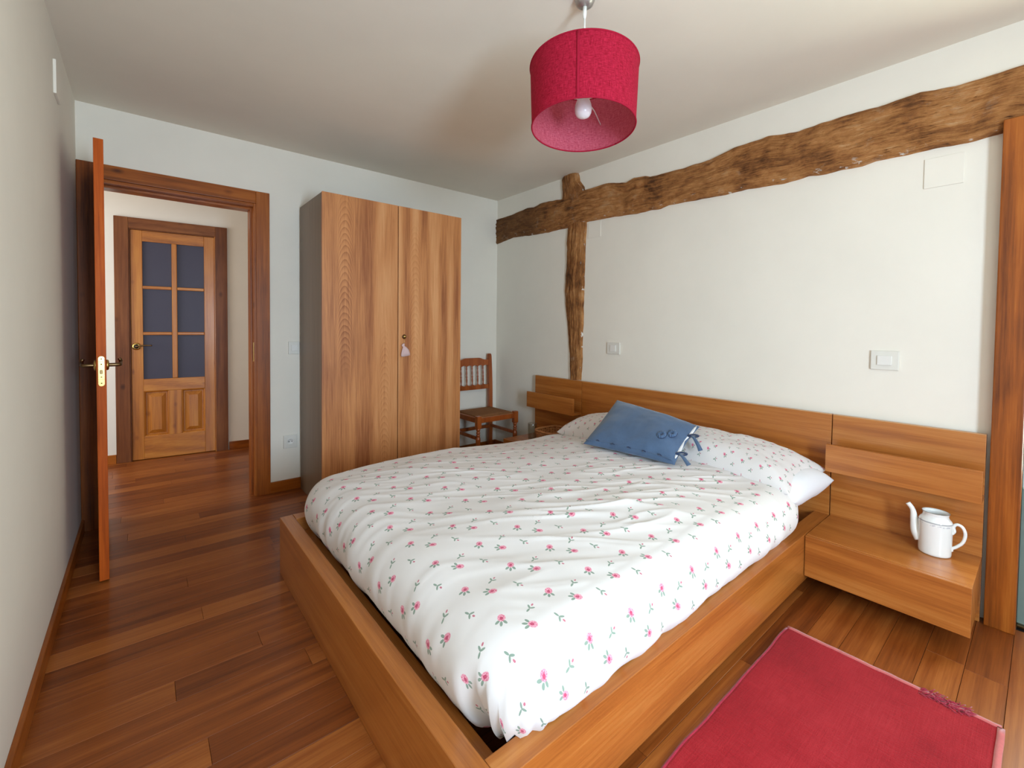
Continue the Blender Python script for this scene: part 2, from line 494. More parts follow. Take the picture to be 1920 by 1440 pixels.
# ================================================================== SETTING
# hall frame: the far hall wall stands slightly askew
HX = Matrix.Translation((-2.45, 1.49, 0)) @ Matrix.Rotation(math.radians(-5.0), 4, 'Z')

# ---- floor: dark strip boards along x, each its own piece
fl = box('floor', (-4.4, 0.15, -5.0, 1.9, -0.08, -0.010), SUB, None, 0)
struct(fl, 'dark reddish wooden plank floor of the bedroom and hall', 'floor')
PW = 0.104
plank_meshes = {}
def plank(x0, x1, yc):
    L = round((x1-x0)/0.04)*0.04
    if L not in plank_meshes:
        bm = bmesh.new(); add_box(bm, (-L/2, L/2, -PW/2+0.0006, PW/2-0.0006, -0.010, 0), 0)
        top = [e for e in bm.edges if all(abs(v.co.z) < 1e-6 for v in e.verts)]
        bmesh.ops.bevel(bm, geom=top, offset=0.0006, segments=1, affect='EDGES')
        me = bpy.data.meshes.new('plank'); bm.to_mesh(me); bm.free(); me.materials.append(FLOORM); plank_meshes[L] = me
    o = bpy.data.objects.new('plank', plank_meshes[L]); o.location = ((x0+x1)/2, yc, 0); o.scale = ((x1-x0-0.0008)/L, 1, 1)
    COL.objects.link(o); o.parent = fl
rp = random.Random(11)
yy = -3.89 - PW*9; row = 0
while yy < 1.62:
    xs, xe = (-2.945, 0.0) if yy < 0.06 else (-3.5, -1.0)
    x = xs - rp.uniform(0, 0.7)
    while x < xe:
        L = rp.uniform(0.62, 1.25)
        a, b = max(x, xs), min(x+L, xe)
        if b-a > 0.05: plank(a, b, yy)
        x += L
    yy += PW; row += 1


# ---- walls
struct(box('ceiling', (-4.4, 0.15, -5.0, 1.9, H, H+0.1), CEIL, None, 0), 'off-white plastered ceiling above the bed', 'ceiling')
struct(box('wall_left', (XL-0.1, XL, -5.0, 0.0, 0, H), WALL, None, 0), 'white plastered wall close on the left, beside the open door', 'wall')
OX0, OX1, OZ = -2.868, -2.060, 2.003
struct(boxes('wall_back', [(XL-0.1, OX0, 0, 0.12, 0, H), (OX1, 0.1, 0, 0.12, 0, H), (OX0, OX1, 0, 0.12, OZ, H)], WALL), 'white back wall with the doorway and the wardrobe', 'wall')
DY0, DY1 = -3.424, -3.93        # opening beside the trim
struct(boxes('wall_right', [(0, 0.1, DY0, 0.0, 0, H), (0, 0.1, DY1, DY0, 2.03, H), (0, 0.1, -5.0, DY1, 0, H)], WALL), 'white wall behind the headboard, crossed by the old beam', 'wall')
FY = -4.90                       # inner face of the window wall
a0, a1, a2, a3 = WIN = (-2.46, -1.88, 0.68, 1.76)
struct(boxes('wall_front', [(XL-0.1, a0, FY-0.1, FY, 0, H), (a1, 0.1, FY-0.1, FY, 0, H), (a0, a1, FY-0.1, FY, 0, a2), (a0, a1, FY-0.1, FY, a3, H)], WALL), 'white wall with the window, behind the viewer', 'wall')
struct(boxes('wall_hall', [(-2.2, -0.304, 0, 0.1, 0, H), (0.301, 1.7, 0, 0.1, 0, H), (-0.304, 0.301, 0, 0.1, 1.984, H), (-0.304, 0.301, 0.06, 0.1, 0, 1.984)], WALL, None, 0, HX), 'white hall wall seen through the doorway, around the panelled door', 'wall')  # last box: unseen slab added behind the hall door to stop light leaking in
struct(boxes('wall_hall_end', [(-1.0, -0.9, 0.12, 1.9, 0, H)], WALL), 'white end wall closing the hall', 'wall')
struct(boxes('wall_hall_window', [(-4.4, -4.3, 0.12, 1.9, 0, 0.5), (-4.4, -4.3, 0.12, 1.9, 2.15, H), (-4.4, -4.3, 0.12, 0.25, 0.5, 2.15), (-4.4, -4.3, 1.35, 1.9, 0.5, 2.15), (-4.3, XL-0.1, 0.02, 0.12, 0, H)], WALL), 'white far end wall of the hall with its window', 'wall')

# window behind the viewer
x0, x1, z0, z1 = WIN
wn = thing('window_1', ((x0+x1)/2, FY-0.03, z0), 'wooden framed bedroom window behind the viewer', 'window', kind='structure')
for nm, b in (('frame_side', (x0, x0+0.02, FY-0.08, FY-0.03, z0, z1)), ('frame_side', (x1-0.02, x1, FY-0.08, FY-0.03, z0, z1)),
              ('frame_rail', (x0+0.02, x1-0.02, FY-0.08, FY-0.03, z0, z0+0.02)), ('frame_rail', (x0+0.02, x1-0.02, FY-0.08, FY-0.03, z1-0.02, z1))):
    box(nm, b, CHERRYZ, wn)

# ---- baseboards
def baseboard(name, b, mat, label, xf=None): struct(box(name, b, mat, None, 0.002, xf), label, 'baseboard')
baseboard('baseboard_left', (XL, XL+0.014, FY, -0.02, 0, 0.07), CHERRYY, 'narrow wooden skirting along the left wall')
baseboard('baseboard_back', (-1.99, -0.0, -0.014, 0, 0, 0.075), CHERRYX, 'wooden skirting between doorway and wardrobe')
baseboard('baseboard_right', (-0.014, 0, -0.60, -0.014, 0, 0.075), CHERRYY, 'wooden skirting behind the chair')
baseboard('baseboard_hall', (0.40, 1.45, -0.014, 0, 0, 0.075), CHERRYX, 'wooden skirting right of the panelled hall door', HX)
baseboard('baseboard_hall_side', (-1.4, -0.40, -0.014, 0, 0, 0.075), CHERRYX, 'short wooden skirting left of the panelled hall door', HX)

# ---- doorway casing
tr = thing('trim_1', (-2.46, 0, 0), 'varnished wooden casing around the bedroom doorway', 'door frame', kind='structure')
box('side_casing', (XL+0.001, -2.866, -0.020, 0, 0, 2.085), CHERRYZ, tr, 0.003)
box('side_casing', (-2.072, -1.990, -0.020, 0, 0, 2.085), CHERRYZ, tr, 0.003)
box('head_casing', (-2.866, -2.072, -0.019, 0, 2.003, 2.085), CHERRYX, tr, 0.003)
box('jamb', (OX0, OX0+0.022, -0.012, 0.132, 0, OZ), CHERRYZ, tr, 0.003)
box('jamb', (OX1-0.026, OX1, -0.012, 0.132, 0, OZ), CHERRYZ, tr, 0.003)
box('head_jamb', (OX0+0.022, OX1-0.026, -0.012, 0.132, OZ-0.022, OZ), CHERRYX, tr, 0.003)
box('stop', (OX1-0.038, OX1-0.026, 0.040, 0.132, 0, OZ-0.022), CHERRYZ, tr, 0.002)
box('head_stop', (OX0+0.022, OX1-0.038, 0.040, 0.132, OZ-0.036, OZ-0.022), CHERRYX, tr, 0.002)
box('strike_plate', (OX1-0.0275, OX1-0.0255, 0.004, 0.026, 0.93, 1.06), BRASS, tr, 0.0005)
boxes('hall_casing', [(-2.945, -2.866, 0.12, 0.138, 0, 2.085), (-2.072, -1.990, 0.12, 0.138, 0, 2.085), (-2.866, -2.072, 0.12, 0.138, 2.003, 2.085)], CHERRYZ, tr, 0.002)

# ---- open door leaf (seen edge-on)
dr = thing('door_1', (-2.812, -0.03, 0), 'open varnished wooden door seen edge-on beside the left wall', 'door', kind='structure')
lx0, lx1, ly0, ly1 = -2.830, -2.796, -0.747, -0.028
leaf = box('door_leaf', (lx0, lx1, ly0, ly1, 0.008, 2.005), LEAFZ, dr, 0.002)
# lock face plate on the edge, rounded ends
bm = bmesh.new()
prof = []
for k in range(17):
    a = PI*k/16; prof.append((0.0105*math.cos(a), 1.0235 + 0.0105*math.sin(a)))
for k in range(17):
    a = PI + PI*k/16; prof.append((0.0105*math.cos(a), 0.9095 + 0.0105*math.sin(a)))
A = [bm.verts.new((-2.813+x, ly0, z)) for x, z in prof]; B = [bm.verts.new((-2.813+x, ly0-0.003, z)) for x, z in prof]
for k in range(len(A)): bm.faces.new((A[k], A[(k+1) % len(A)], B[(k+1) % len(A)], B[k]))
bm.faces.new(A); bm.faces.new(B)
lp = finish(bm, 'lock_plate', BRASS, dr)
box('latch_bolt', (-2.818, -2.809, ly0-0.010, ly0-0.003, 0.955, 0.972), BRONZE, lp, 0.002)
for zz in (1.022, 0.998, 0.940, 0.912):
    lathe('screw', [(0.0001, 0), (0.0028, 0), (0.0028, 0.0012), (0.0001, 0.0015)], BRONZE, lp, (-2.813, ly0-0.003, zz), 10, M=Matrix.Rotation(PI/2, 4, 'X'))
boxes('plate_seam', [(-2.823, -2.803, ly0-0.0034, ly0-0.003, 1.009, 1.0105), (-2.823, -2.803, ly0-0.0034, ly0-0.003, 0.9285, 0.930)], BRONZE, lp)
for s, xx in ((1, lx1), (-1, lx0)):
    hy = ly0 + 0.060
    lv = tube('door_lever', smooth_path([(xx, hy, 0.990), (xx+s*0.034, hy, 0.990), (xx+s*0.046, hy+0.008, 0.990), (xx+s*0.050, hy+0.05, 0.988), (xx+s*0.050, hy+0.095, 0.990), (xx+s*0.052, hy+0.112, 1.000), (xx+s*0.047, hy+0.116, 1.012)], 30),
              [0.0085 if k < 12 else 0.0075 for k in range(31)], BRONZE, dr, 12)
    lathe('lever_rose', [(0.0001, 0), (0.024, 0), (0.025, 0.003), (0.022, 0.008), (0.012, 0.010), (0.0001, 0.010)], BRASS, lv, (xx, hy, 0.990), 24, M=Matrix.Rotation(s*PI/2, 4, 'Y'))
for zz in (0.25, 1.0, 1.78):
    lathe('hinge', [(0.0001, -0.045), (0.007, -0.045), (0.007, 0.045), (0.0001, 0.045)], BRASS, dr, (-2.832, -0.022, zz), 12)

# the leaf stands a little short of square to the wall
DROT = Matrix.Translation((-2.813, -0.747, 0)) @ Matrix.Rotation(math.radians(2.85), 4, 'Z') @ Matrix.Translation((2.813, 0.747, 0))
def _turn(o):
    for c in o.children:
        c.data.transform(DROT); _turn(c)
_turn(dr)

# ---- hall door: six panes over two raised panels
t2 = thing('trim_2', HX @ Vector((0, 0, 0)), 'brown wooden casing around the panelled hall door', 'door frame', kind='structure')
def hb(name, b, mat, parent, bev=0.003): return box(name, b, mat, parent, bev, HX)
hb('side_casing', (-0.398, -0.305, -0.020, 0, 0, 2.075), HALLZ, t2)
hb('side_casing', (0.302, 0.394, -0.020, 0, 0, 2.075), HALLZ, t2)
hb('head_casing', (-0.305, 0.302, -0.019, 0, 1.985, 2.075), HALLX, t2)
hb('jamb', (-0.305, -0.297, -0.012, 0.05, 0, 1.985), HALLZ, t2, 0.002)
hb('jamb', (0.294, 0.302, -0.012, 0.05, 0, 1.985), PINEZ, t2, 0.002)
hb('head_jamb', (-0.297, 0.294, -0.012, 0.05, 1.977, 1.985), HALLX, t2, 0.002)
d2 = thing('door_2', HX @ Vector((0, 0, 0)), 'honey coloured hall door with six dark panes over two panels', 'door', kind='structure')
Y0, Y1 = -0.002, 0.036
hb('stile', (-0.296, -0.218, Y0, Y1, 0.006, 1.976), PINEZ, d2)
hb('stile', (0.216, 0.293, Y0, Y1, 0.006, 1.976), PINEZ, d2)
hb('top_rail', (-0.218, 0.216, Y0, Y1, 1.885, 1.976), PINEX, d2)
hb('lock_rail', (-0.218, 0.216, Y0, Y1, 0.595, 0.700), PINEX, d2)
hb('bottom_rail', (-0.218, 0.216, Y0, Y1, 0.006, 0.200), PINEX, d2)
hb('centre_stile', (-0.045, 0.045, Y0, Y1, 0.200, 0.595), PINEZ, d2)
hb('glazing_bar', (-0.019, 0.019, Y0-0.004, Y1, 0.700, 1.885), PINEZ, d2, 0.006)
for zz in (1.095, 1.492):
    for a, b in ((-0.218, -0.019), (0.019, 0.216)): hb('glazing_bar', (a, b, Y0-0.003, Y1, zz-0.013, zz+0.013), PINEX, d2, 0.006)
for z0, z1 in ((0.700, 1.082), (1.108, 1.479), (1.505, 1.885)):
    for a, b in ((-0.218, -0.019), (0.019, 0.216)): hb('pane', (a, b, 0.015, 0.021, z0, z1), DARKGLASS, d2, 0)
for a, b in ((-0.218, -0.045), (0.045, 0.216)):
    # raised field: frame moulding and bevelled centre
    bm = bmesh.new()
    z0, z1 = 0.200, 0.595
    def rect(i, y): return [bm.verts.new((a+i, y, z0+i)), bm.verts.new((b-i, y, z0+i)), bm.verts.new((b-i, y, z1-i)), bm.verts.new((a+i, y, z1-i))]
    R = [rect(0, 0.0), rect(0.008, 0.004), rect(0.014, 0.020), rect(0.022, 0.020), rect(0.050, 0.006), rect(0.053, 0.004)]
    for p, q in zip(R, R[1:]):
        for k in range(4): bm.faces.new((p[k], p[(k+1) % 4], q[(k+1) % 4], q[k]))
    bm.faces.new(R[-1])
    finish(bm, 'raised_panel', PINEZ, d2, xf=HX)
hp = HX @ Vector((-0.262, -0.002, 0.985))
M90 = HX.to_3x3().to_4x4() @ Matrix.Rotation(PI/2, 4, 'X')
lv = tube('door_lever', [HX @ Vector(q) for q in smooth_path([(-0.262, 0, 0.985), (-0.262, -0.036, 0.985), (-0.250, -0.046, 0.987), (-0.20, -0.046, 0.994), (-0.155, -0.044, 0.992)], 20)], 0.0065, BRONZE, d2)
lathe('lever_rose', [(0.0001, 0), (0.030, 0), (0.031, 0.004), (0.026, 0.009), (0.014, 0.010), (0.0001, 0.010)], BRASS, lv, hp, 24, M=M90)
lathe('rose_centre', [(0.0001, 0), (0.018, 0), (0.017, 0.004), (0.0001, 0.005)], BLACK, lv, HX @ Vector((-0.262, -0.012, 0.985)), 20, M=M90)

# ---- glazed door under the beam at the right edge
t3 = thing('trim_3', (0, -3.38, 0), 'reddish wooden post beside the right nightstand, under the beam', 'door frame', kind='structure')
box('jamb', (-0.060, 0.10, -3.424, -3.338, 0, 2.02), CHERRYZ, t3, 0.004)
box('jamb', (-0.030, 0.10, -3.93, -3.86, 0, 2.02), CHERRYZ, t3, 0.004)
d3 = thing('door_3', (0.05, -3.72, 0), 'grey-green glazed door at the right edge, beyond the wooden post', 'door', kind='structure')
box('lower_panel', (0.040, 0.060, -3.86, -3.424, 0.012, 0.56), GREENPANEL, d3, 0.002)
box('glass_panel', (0.045, 0.052, -3.86, -3.424, 0.56, 2.03), GREENGLASS, d3, 0)
box('threshold', (0.02, 0.10, -3.86, -3.424, 0.0, 0.012), BRONZE, d3, 0.002)

# ================================================================== TIMBERS
TOP = [(-0.0, 2.220), (-0.245, 2.223), (-0.4, 2.236), (-0.463, 2.242), (-0.546, 2.228), (-0.626, 2.246), (-0.741, 2.242), (-0.887, 2.227), (-0.957, 2.228), (-1.138, 2.244), (-1.246, 2.242), (-1.335, 2.245), (-1.378, 2.243), (-1.476, 2.217), (-1.53, 2.21), (-1.594, 2.227), (-1.682, 2.218), (-1.719, 2.203), (-1.79, 2.199), (-1.891, 2.198), (-1.959, 2.198), (-2.031, 2.199), (-2.133, 2.2), (-2.28, 2.231), (-2.461, 2.24), (-2.523, 2.229), (-2.608, 2.216), (-2.711, 2.227), (-2.85, 2.23), (-2.937, 2.223), (-3.001, 2.228), (-3.085, 2.229), (-3.132, 2.217), (-3.208, 2.212), (-3.29, 2.215), (-3.384, 2.218), (-4.89, 2.23)]
BOT = [(-0.0, 2.000), (-0.132, 2.016), (-0.248, 2.031), (-0.53, 2.011), (-0.708, 2.006), (-0.856, 2.008), (-0.961, 2.007), (-1.158, 2.019), (-1.383, 2.013), (-1.612, 1.998), (-1.687, 1.999), (-1.794, 1.996), (-1.851, 2.007), (-1.961, 2.004), (-2.224, 1.994), (-2.345, 1.997), (-2.538, 1.985), (-2.654, 1.993), (-2.732, 1.986), (-2.792, 1.99), (-2.877, 1.986), (-2.93, 1.996), (-3.068, 1.993), (-3.126, 1.995), (-3.235, 1.987), (-3.286, 1.993), (-3.349, 1.997), (-3.391, 1.989), (-4.89, 1.995)]
PLF = [(2.03, -0.96), (1.939, -0.944), (1.864, -0.94), (1.813, -0.948), (1.7, -0.944), (1.588, -0.934), (1.474, -0.927), (1.347, -0.938), (1.208, -0.958), (1.031, -0.979), (0.906, -0.993), (0.755, -1.001)]
PRT = [(2.03, -1.146), (1.956, -1.148), (1.861, -1.14), (1.705, -1.137), (1.572, -1.134), (1.403, -1.13), (1.22, -1.129), (1.037, -1.121), (0.915, -1.126), (0.828, -1.117), (0.766, -1.115)]
def interp(t, pts):
    s = sorted(pts)
    if t <= s[0][0]: return s[0][1]
    for (a, va), (b, vb) in zip(s, s[1:]):
        if t <= b: return va + (vb-va)*(t-a)/(b-a) if b > a else vb
    return s[-1][1]
def timber(name, axis, t0, t1, lo, hi, depth, nl, nc, label, seed, grow=0.0):
    def fn(i, j):
        f = i/(nl-1); t = t0 + (t1-t0)*f; c = j/(nc-1)
        a, b = interp(t, lo) - grow, interp(t, hi) + grow
        sd = Vector((seed*3.1, 0, 0))
        e = 0.004*noise.noise(Vector((t*16, c*1.3, seed)))*(1 if 0.0 < c < 1 else 1)
        w_ = a + (b-a)*c + e
        pr = max(0.0, math.sin(PI*c))**(0.18 if axis == 'y' else 0.30)
        nz = noise.fractal(Vector((t*3.0, c*4.0, seed)), 0.7, 2.2, 5)
        gr = noise.noise(Vector((t*2.5, c*26.0, seed+5)))
        kn = max(0, noise.noise(Vector((t*2.1, c*1.7, seed+9))) - 0.25)
        fr = noise.noise(Vector((t*11, c*11.0, seed+2)))*0.006 + noise.noise(Vector((t*32, c*30.0, seed+3)))*0.0025
        ck = max(0.0, 0.16 - abs(noise.noise(Vector((t*0.9, c*5.5 + 0.4*noise.noise(Vector((t*2, 0, seed))), seed+7)))))*0.055
        dp = depth*(0.55 + 0.45*smoothstep(0.0, 0.9, -t)) if axis == 'y' else depth
        d = dp*pr*(1 + 0.25*nz + 0.6*kn) + pr*(0.005*gr + fr - ck)
        x = 0.006 - d
        endf = min(1, min(f, 1-f)*nl/3)
        return (x, t, w_) if axis == 'y' else (x, w_, t)
    o = grid_obj(name, nl, nc, fn, BEAM, None, lambda i, j: ((t0+(t1-t0)*i/(nl-1))+seed, j/(nc-1)*0.22))
    return tag(o, label, 'beam')
timber('timber_beam', 'y', -0.001, -4.89, BOT, TOP, 0.052, 1100, 44, 'long rough old brown beam running along the right wall', 1, 0.012)
timber('timber_post', 'z', 2.02, 0.771, PRT, PLF, 0.040, 420, 26, 'rough upright timber between the beam and the headboard', 4)
SLO = [(2.20, -1.128), (2.248, -1.126), (2.286, -1.12), (2.346, -1.071), (2.389, -1.065), (2.4105, -1.055)]
SHI = [(2.20, -0.877), (2.231, -0.877), (2.315, -0.885), (2.391, -0.883), (2.4105, -0.900)]
timber('timber_stub', 'z', 2.21, 2.410, SLO, SHI, 0.045, 60, 22, 'short dark timber stub between the beam and the ceiling', 8)

# ================================================================== BED
BX0, BX1 = -2.176, -0.048       # foot, head
BYF, BYN = -1.160, -2.800       # far side, near side
BZ = 0.268
bed = thing('bed_frame', ((BX0+BX1)/2, (BYF+BYN)/2, 0), 'low oak veneer double bed frame with a long plain headboard', 'bed')
box('footboard', (BX0, BX0+0.056, BYN, BYF, 0.0, BZ), OAKY, bed, 0.002)
box('side_rail', (BX0+0.057, BX1-0.001, BYN, BYN+0.064, 0.055, BZ), OAKX, bed, 0.002)
box('side_rail', (BX0+0.057, BX1-0.001, BYF-0.064, BYF, 0.055, BZ), OAKX, bed, 0.002)
box('headboard', (BX1, BX1+0.028, BYN+0.0015, BYF-0.0015, 0.0, 0.768), OAKY, bed, 0.0015)
box('headboard_edge', (BX1+0.001, BX1+0.027, BYN+0.002, BYF-0.002, 0.768, 0.7695), EDGE, bed, 0)
box('slat_ledge', (BX0+0.057, BX0+0.120, BYN+0.065, BYF-0.065, 0.185, 0.205), OAKY, bed, 0.002)
box('slat_ledge', (BX0+0.121, BX1-0.001, BYN+0.065, BYN+0.090, 0.130, 0.150), OAKX, bed, 0.002)
box('slat_ledge', (BX0+0.121, BX1-0.001, BYF-0.090, BYF-0.065, 0.130, 0.150), OAKX, bed, 0.002)
for k in range(12):
    xx = BX0 + 0.28 + k*0.150
    box('slat', (xx, xx+0.065, BYN+0.068, BYF-0.068, 0.151, 0.166), OAKY, bed, 0.002)

mt = box('mattress', (-2.00, -0.10, BYN+0.20, BYF-0.16, 0.168, 0.365), COTTON, None, 0.04)
tag(mt, 'white mattress under the floral duvet', 'mattress')

# ---- duvet
def duvet():
    X0, X1, Y0, Y1 = -2.112, -0.36, -2.812, -1.185       # outline at its widest
    CX, CY = (X0+X1)/2, (Y0+Y1)/2
    r = 0.125; RC = 0.17
    # perimeter of the inset rounded rectangle
    ax, ay = (X1-X0)/2 - r, (Y1-Y0)/2 - r
    rc = RC - r
    segs = []
    NP = 520
    per = 4*(ax-rc) + 4*(ay-rc) + 2*PI*(rc+0.07)
    def outline(s):
        d = s*per
        parts = [('l', Vector((ax, -(ay-rc))), Vector((0, 1)), 2*(ay-rc), Vector((1, 0))), ('c', Vector((ax-rc, ay-rc)), 0.0),
                 ('l', Vector((ax-rc, ay)), Vector((-1, 0)), 2*(ax-rc), Vector((0, 1))), ('c', Vector((-(ax-rc), ay-rc)), PI/2),
                 ('l', Vector((-ax, ay-rc)), Vector((0, -1)), 2*(ay-rc), Vector((-1, 0))), ('c', Vector((-(ax-rc), -(ay-rc))), PI),
                 ('l', Vector((-(ax-rc), -ay)), Vector((1, 0)), 2*(ax-rc), Vector((0, -1))), ('c', Vector((ax-rc, -(ay-rc))), 1.5*PI)]
        for p in parts:
            L = p[3] if p[0] == 'l' else PI/2*(rc+0.07)
            if d <= L or p is parts[-1]:
                if p[0] == 'l': return p[1] + p[2]*d, p[4]
                a = p[2] + min(1, d/L)*PI/2
                n = Vector((math.cos(a), math.sin(a))); return p[1] + n*rc, n
            d -= L
    ring = [outline(i/NP) for i in range(NP)]
    NT, NS = 110, 44
    dirw = Vector((0.84, -0.54))
    def wr(x, y):
        """creases of the cover, in metres"""
        p = dirw.x*x + dirw.y*y; q = -dirw.y*x + dirw.x*y
        qq = q + 0.05*noise.noise(Vector((p*2.2, q*2.2, 3.3)))
        n1 = noise.noise(Vector((p*1.6, qq*7.5, 0.4)))
        n2 = noise.noise(Vector((p*2.6+4, qq*17, 7.4)))
        ridge = (1-abs(n1))**5; ridge2 = (1-abs(n2))**6
        ca = math.exp(-(((x+1.35)/0.42)**2 + ((y+2.42)/0.26)**2))
        cb = math.exp(-(((x+1.75)/0.5)**2 + ((y+1.75)/0.35)**2))*0.35
        cc = math.exp(-(((x+0.70)/0.25)**2 + ((y+2.4)/0.45)**2))*0.6
        act = 0.16 + ca*1.0 + cb + cc
        puff = 0.016*noise.noise(Vector((x*2.3, y*2.3, 1.0))) + 0.007*noise.noise(Vector((x*5.1, y*5.1, 6.0)))
        return act*(0.020*ridge*max(0.15, 0.5+noise.noise(Vector((p*3, q*3, 9)))) + 0.009*ridge2) + puff
    def ztop(x, y):
        u = (x-CX)/(ax+r); v = (y-CY)/(ay+r)
        return 0.478 + 0.035*(1-u*u)*(1-v*v) + 0.012*u - 0.050*smoothstep(-0.35, 0.6, u)*smoothstep(0.1, 1.0, v) + wr(x, y)
    pos = []; uv = []
    for j in range(NT+NS):
        for i in range(NP):
            B, n = ring[i]
            if j < NT:
                e = (j/(NT-1))**0.85
                x, y = CX + B.x*e, CY + B.y*e
                pos.append(Vector((x, y, ztop(x, y)))); uv.append((x, y))
            else:
                t = (j-NT+1)/NS
                zt = ztop(CX+B.x, CY+B.y)
                foot = max(0.0, -n.x); near = max(0.0, -n.y); head = max(0.0, n.x)
                zb = 0.274 - 0.055*foot*foot
                if head > 0: zb = zb + (0.425-zb)*head*head
                hgt = zt - zb
                rr = min(r, hgt*0.6)
                La = PI/2*rr; Ls = hgt - rr; Ltot = La+Ls
                d = t*Ltot
                if d < La:
                    a = d/rr; out = r*math.sin(a); z = zt - rr*(1-math.cos(a))
                else:
                    f = (d-La)/Ls; out = r - 0.055*f*f - 0.01*math.sin(f*PI)*0; z = zt - rr - (d-La)
                sarc = i/NP*per
                sidew = smoothstep(0.1, 0.6, t)
                # folds in the drop
                fold = noise.noise(Vector((sarc*9, t*1.3, 2.2)))*0.010 + noise.noise(Vector((sarc*24, t*1.6, 5.2)))*0.004
                corner = 4*(n.x*n.y)**2 if (n.x < 0 and n.y < 0) else 0.0
                fold += corner*0.012*math.sin(math.atan2(n.y, n.x)*26 + t*2.5)
                # gathered tuck just before the near foot corner
                ang = math.atan2(-n.y, -n.x)
                if n.x < -0.05 and n.y < 0.05:
                    tuck = math.exp(-((sarc - tuck_s)/0.030)**2)*smoothstep(0.25, 0.9, t)
                    fold -= 0.045*tuck
                out += fold*sidew
                P2 = B + n*out
                low = smoothstep(0.7, 1.0, t)*0.014*noise.noise(Vector((sarc*6, 1.1, 8.8)))
                pos.append(Vector((CX+P2.x, CY+P2.y, z + low))); q = B + n*(d); uv.append((CX+q.x, CY+q.y))
    return pos, uv, NP, NT+NS
# arc length where the foot straight ends at the near corner
_ax, _ay, _rc = (2.112-0.36)/2-0.125, (2.812-1.185)/2-0.125, 0.045
tuck_s = 2*(_ay-_rc) + 2*(_ax-_rc) + 2*(_ay-_rc) + 2*PI/2*(_rc+0.07) + 0.02
_p, _uv, _nu, _nv = duvet()
dv = grid_obj('duvet', _nu, _nv, lambda i, j: _p[j*_nu+i], DUVETM, None, lambda i, j: _uv[j*_nu+i], closed_u=True)
# close the middle: the first ring is at the centre point
tag(dv, 'white duvet printed with small pink roses, spread over the bed', 'duvet')

# ---- pillows and cushions
def cushion_mesh(name, corners, thick, mat, parent=None, n=46, uvscale=None, pinch=0.06, wrinkle=0.006, seed=0, flatb=0.5, bow=0.0, power=2.6):
    BL, BR, TR, TL = [Vector(c) for c in corners]
    nrm = (BR-BL).cross(TL-BL).normalized()
    W, Hh = (BR-BL).length, (TL-BL).length
    C = (BL+BR+TR+TL)/4
    def base(u, v): return BL*(1-u)*(1-v) + BR*u*(1-v) + TR*u*v + TL*(1-u)*v
    verts = []; uvs = []; faces = []
    for side in (1, -1):
        for j in range(n):
            for i in range(n):
                u = 0.5-0.5*math.cos(PI*i/(n-1)); v = 0.5-0.5*math.cos(PI*j/(n-1))
                uu, vv = 2*u-1, 2*v-1
                # sides curve in a little between the corners
                ku = 1 - pinch*(1-vv*vv); kv = 1 - pinch*(1-uu*uu)
                p = base(0.5+0.5*uu*ku, 0.5+0.5*vv*kv)
                h = ((1-abs(uu)**power)*(1-abs(vv)**power))**0.55
                wv = wrinkle*(noise.noise(Vector((u*W*9, v*Hh*9, seed+side))) + 0.5*noise.noise(Vector((u*W*22, v*Hh*22, seed+3))))*min(1, h*1.6)
                d = thick*(0.5 if side > 0 else flatb)*h + wv
                verts.append(p + nrm*side*max(d, 0.0) + nrm*bow*h)
                uvs.append((u*W, v*Hh) if side > 0 else (u*W+0.03, v*Hh+0.05))
    for k in range(2):
        o = k*n*n
        for j in range(n-1):
            for i in range(n-1):
                f = (o+j*n+i, o+j*n+i+1, o+(j+1)*n+i+1, o+(j+1)*n+i)
                faces.append(f if k == 0 else f[::-1])
    me = bpy.data.meshes.new(name); me.from_pydata([tuple(v) for v in verts], [], faces)
    ul = me.uv_layers.new(name='uv')
    for lp in me.loops: ul.data[lp.index].uv = uvs[lp.vertex_index]
    bm = bmesh.new(); bm.from_mesh(me); bmesh.ops.remove_doubles(bm, verts=bm.verts, dist=0.0004); bm.to_mesh(me); bm.free()
    me.materials.append(mat)
    for p in me.polygons: p.use_smooth = True
    return link(bpy.data.objects.new(name, me), parent), nrm

pw = thing('pillow', (-0.32, -2.0, 0.42), 'long white pillow with tiny printed roses against the headboard', 'pillow')
cushion_mesh('pillowcase', [(-0.53, -2.775, 0.475), (-0.105, -2.80, 0.505), (-0.12, -1.28, 0.485), (-0.47, -1.31, 0.462)], 0.29, PILLOWM, pw, 64, pinch=0.03, wrinkle=0.010, seed=3, flatb=0.35, power=4.0)
pe, _ = cushion_mesh('inner_pillow', [(-0.51, -2.795, 0.440), (-0.135, -2.838, 0.470), (-0.15, -2.50, 0.47), (-0.51, -2.50, 0.445)], 0.15, COTTON, pw, 26, pinch=0.02, wrinkle=0.004, seed=8, flatb=0.5, power=4.0)
pe['label'] = 'plain white end of the inner pillow'

cu = thing('cushion', (-0.55, -2.05, 0.55), 'faded blue cushion with two cloth rosettes and side ties', 'cushion')
CB = [(-0.760, -1.808, 0.530), (-0.708, -2.341, 0.530), (-0.391, -2.298, 0.665), (-0.388, -1.754, 0.735)]
_, cn = cushion_mesh('cushion_cover', [CB[1], CB[2], CB[3], CB[0]] if False else [CB[0], CB[1], CB[2], CB[3]], 0.15, BLUE, cu, 50, pinch=0.05, wrinkle=0.007, seed=12, flatb=0.30)
if cn.z < 0: cn = -cn
cBL, cBR, cTR, cTL = [Vector(c) for c in CB]
def cpt(u, v, h=0.0): return cBL*(1-u)*(1-v) + cBR*u*(1-v) + cTR*u*v + cTL*(1-u)*v + cn*h
